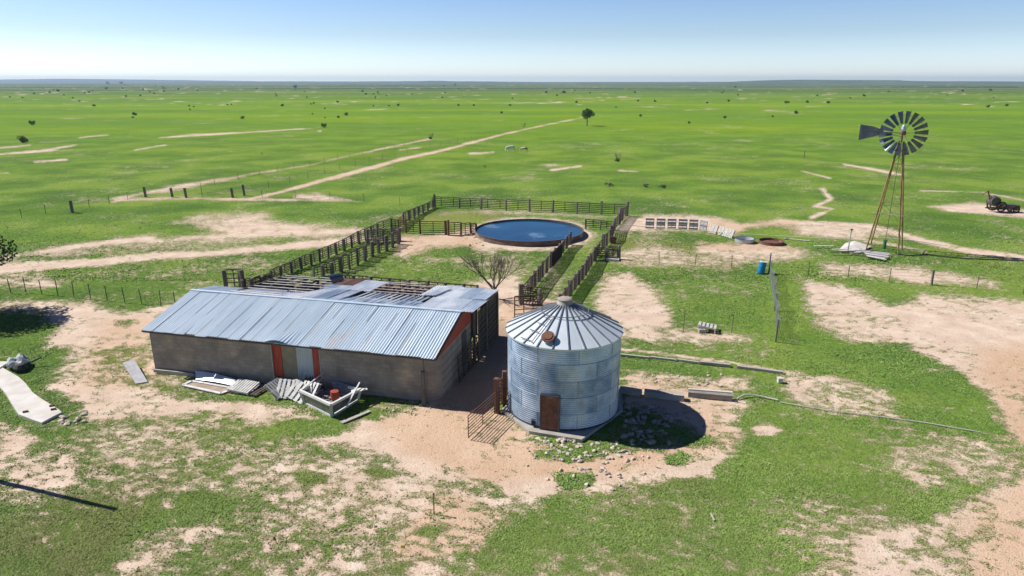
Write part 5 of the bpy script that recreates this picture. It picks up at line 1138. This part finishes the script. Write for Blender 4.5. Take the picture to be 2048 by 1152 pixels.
far_sh = [(281,193,4),(252,194,4),(116,184,6),(100,186,4),(213,179,5),(20,195,3),(45,197,3),(145,197,3),(128,191,3),(170,188,3),(178,186,4),(245,178,3),(215,165.5,6),(243,166.5,6),(590,176,7),(552,189,3),(553,193,3),(614,196,3),(628,208,4),(622,209,3),(650,218,3),(625,229,3),(650,237,3),(675,206,5),
 (747,213,3),(778,213,3),(797,212,5),(732,190,4),(725,184,4),(885,196,3),(890,187,3),(917,212,4),(948,212,4),(1020,212,4),(1003,227,5),(1153,206,5),(1025,198,3),(1276,203,4),(1310,204,5),(1414,207,4),(1457,204,5),(1572,207,6),(1577,206,4),(1614,206,6),(1656,207,6),(1593,228,8),(1976,216,7),(2013,213,6),
 (1281,234,6),(1450,237,6),(1378,247,5),(1545,234,4),(1634,192,3),(1700,197,3),(1925,183,4),(1980,182,5),(1444,187,3),(1476,191,3),(1232,216,3),(1092,186,5),(1128,187,7),(1180,187,3),(1270,186,4),(380,220,3),(388,215,3),(455,211,3),(463,210,3),(308,188,3),(300,185,3),(357,180,4),(395,182,3),(513,178,3)]
for cx_, cy_ in ((60,188),(150,184),(330,180),(600,182),(760,190),(900,180),(1150,184),(1430,180),(1750,182),(1950,188)):
    for _ in range(rk.randint(2,8)): far_sh.append((rk.gauss(cx_,32), max(171, rk.gauss(cy_,6)), rk.choice((1.6,2,2.4,3.4))))
for x, y, w_ in far_sh: shrub(x, max(y, 168.5), w_+.8, 'tiny dark shrub on the %s of the plain, %s' % ('left third' if x < 680 else 'middle' if x < 1366 else 'right third', 'close under the horizon' if y < 190 else 'a little below the horizon band' if y < 215 else 'nearer than the horizon shrubs'), 'tiny shrubs far out on the plain', name='far_shrub')
far_b = thing('grey_post', 'lone thin post standing in the far right pasture', 'post', P(1608,317)); obj('shaft', MB().tube((0,0,0),(0,0,1.5),.08,n=6), M_post, far_b, world=False); obj('tip', MB().tube((0,0,1.5),(0,0,1.6),.10,n=6), M_rust, far_b, world=False)

# ---------------------------------------------------------------- grass and weed tufts
def sward(name, npts, ylo, yhi, seed, hlo, hhi, label, blades=3, m=None, lo=None, polys=None, up=.42):
    g = np.random.default_rng(seed); px = g.uniform(-250, 2300, npts); py = ylo+(yhi-ylo)*g.random(npts)
    v_ = 576-py; k = H/(FPX*SP-v_*CP); X = (px-1024)*k; Y = (FPX*CP+v_*SP)*k
    s_, _, _ = soil(X, Y); s_ = s_+.2*(g.random(npts)-.5)
    keep = ((g.random(npts) < np.clip((.70-s_)/.42, 0, 1)**1.5) & (g.random(npts) < np.clip((py-392)/230, 0, 1))) | (g.random(npts) < .006)
    if lo is not None: keep = (s_ > lo) & (s_ < .78) & (g.random(npts) < .8)
    if polys is not None:
        keep = np.zeros(npts, bool)
        for po in polys: keep |= polydist(px, py, po)+34*(vnoise(X,Y,1.1,31)-.5)+20*(vnoise(X,Y,.35,32)-.5)+16*(g.random(npts)-.5) > 4
    keep &= (py > 560) | (g.random(npts) < np.clip((py-392)/170, 0, 1))
    def inside(cx, cy, r): return (X-cx)**2+(Y-cy)**2 < r*r
    keep &= ~inside(GB.x, GB.y, 3.15) & ~inside(TC.x, TC.y, TR+.1)
    tt = (X-BC.x)*bt.x+(Y-BC.y)*bt.y; ss = (X-BC.x)*bs.x+(Y-BC.y)*bs.y
    keep &= ~((tt > -BL-.1) & (tt < .9) & (ss > -.05) & (ss < 9.9))
    keep &= polydist(px, py, cpts) < -1
    X, Y, s_ = X[keep], Y[keep], s_[keep]; n_ = len(X); Z = relief(X, Y)
    lush = np.clip(vnoise(X,Y,2.1,12)*.6+vnoise(X,Y,.7,13)*.5, 0, 1)
    V = []; T = []
    for b in range(blades):
        a = g.uniform(0, 6.283, n_); L_ = g.uniform(hlo, hhi, n_)*(.5+lush); wd = L_*g.uniform(.16,.34,n_); lean = g.uniform(.2,1.1,n_)
        ox, oy = X+g.normal(0,.03,n_), Y+g.normal(0,.03,n_); dx, dy = np.cos(a), np.sin(a)
        V.append(np.stack([np.stack([ox-dy*wd, oy+dx*wd, Z], 1), np.stack([ox+dy*wd, oy-dx*wd, Z], 1), np.stack([ox+dx*L_*lean, oy+dy*L_*lean, Z+L_*up], 1)], 1)); tv = g.random(n_)*.5+.25+.25*(lush-.5); T.append(np.repeat(tv, 3))
    V = np.concatenate(V).reshape(-1,3).astype(np.float32); T = np.concatenate(T).astype(np.float32); m_ = len(V)//3
    me_ = bpy.data.meshes.new(name); me_.vertices.add(len(V)); me_.vertices.foreach_set('co', V.ravel()); me_.loops.add(len(V)); me_.loops.foreach_set('vertex_index', np.arange(len(V), dtype=np.int32))
    me_.polygons.add(m_); me_.polygons.foreach_set('loop_start', np.arange(0, len(V), 3, dtype=np.int32)); me_.update(calc_edges=True)
    at_ = me_.attributes.new('tint','FLOAT','POINT'); at_.data.foreach_set('value', T); me_.materials.append(m or M_blades)
    o = bpy.data.objects.new(name, me_); COL.objects.link(o); return tag(o, label, None, None, 'stuff')
M_blades = tint_mat('grass_blades', (0.115,0.205,0.040), (0.32,0.42,0.115), rough=.75, metal=0, noise=.35, scale=.25, spec=.2, c3=(0.25,0.28,0.09), t3=.64)
sward('grass', 560000, 560, 1270, 41, .03, .085, 'short green grass and weeds over the near ground')
sward('grass', 150000, 400, 562, 42, .07, .17, 'green grass and weeds in the middle distance')

M_strawb = tint_mat('dry_straw_blades', (0.20,0.20,0.07), (0.56,0.48,0.30), rough=.8, metal=0, noise=.35, scale=.6, spec=.2)
sward('dry_grass', 230000, 640, 1270, 43, .02, .06, 'pale straw tufts on the half bare ground', m=M_strawb, lo=.30, blades=2)
M_weed = tint_mat('lush_weed_leaf', (0.085,0.185,0.034), (0.25,0.38,0.09), rough=.7, metal=0, noise=.3, scale=.8, spec=.25)
HUMP = [[(1560,700),(1660,692),(1800,690),(1900,742),(1985,808),(1900,812),(1760,770),(1600,735)], [(360,785),(440,790),(600,802),(612,815),(520,808),(400,800)], [(690,812),(740,805),(735,828),(700,832)],
        [(1110,892),(1180,888),(1190,925),(1120,922)], [(1108,945),(1180,948),(1178,975),(1120,972)], [(1330,910),(1370,908),(1372,928),(1335,930)], [(1500,760),(1550,765),(1560,800),(1500,806)], [(1250,715),(1400,730),(1430,738),(1380,750),(1280,742)],
        [(0,780),(20,810),(60,855),(150,850),(165,835),(100,870),(30,850),(0,830)], [(60,700),(110,690),(100,780),(130,810),(170,835),(110,815),(60,760)], [(1260,540),(1540,560),(1545,680),(1350,640),(1340,590)]]
sward('weeds', 260000, 520, 1270, 44, .05, .15, 'thick low green weeds in lush patches', m=M_weed, polys=HUMP, up=.35)

sward('weeds', 30000, 560, 1270, 45, .05, .12, 'scattered small weeds on the bare soil', m=M_strawb, lo=.58, blades=4, up=.5)
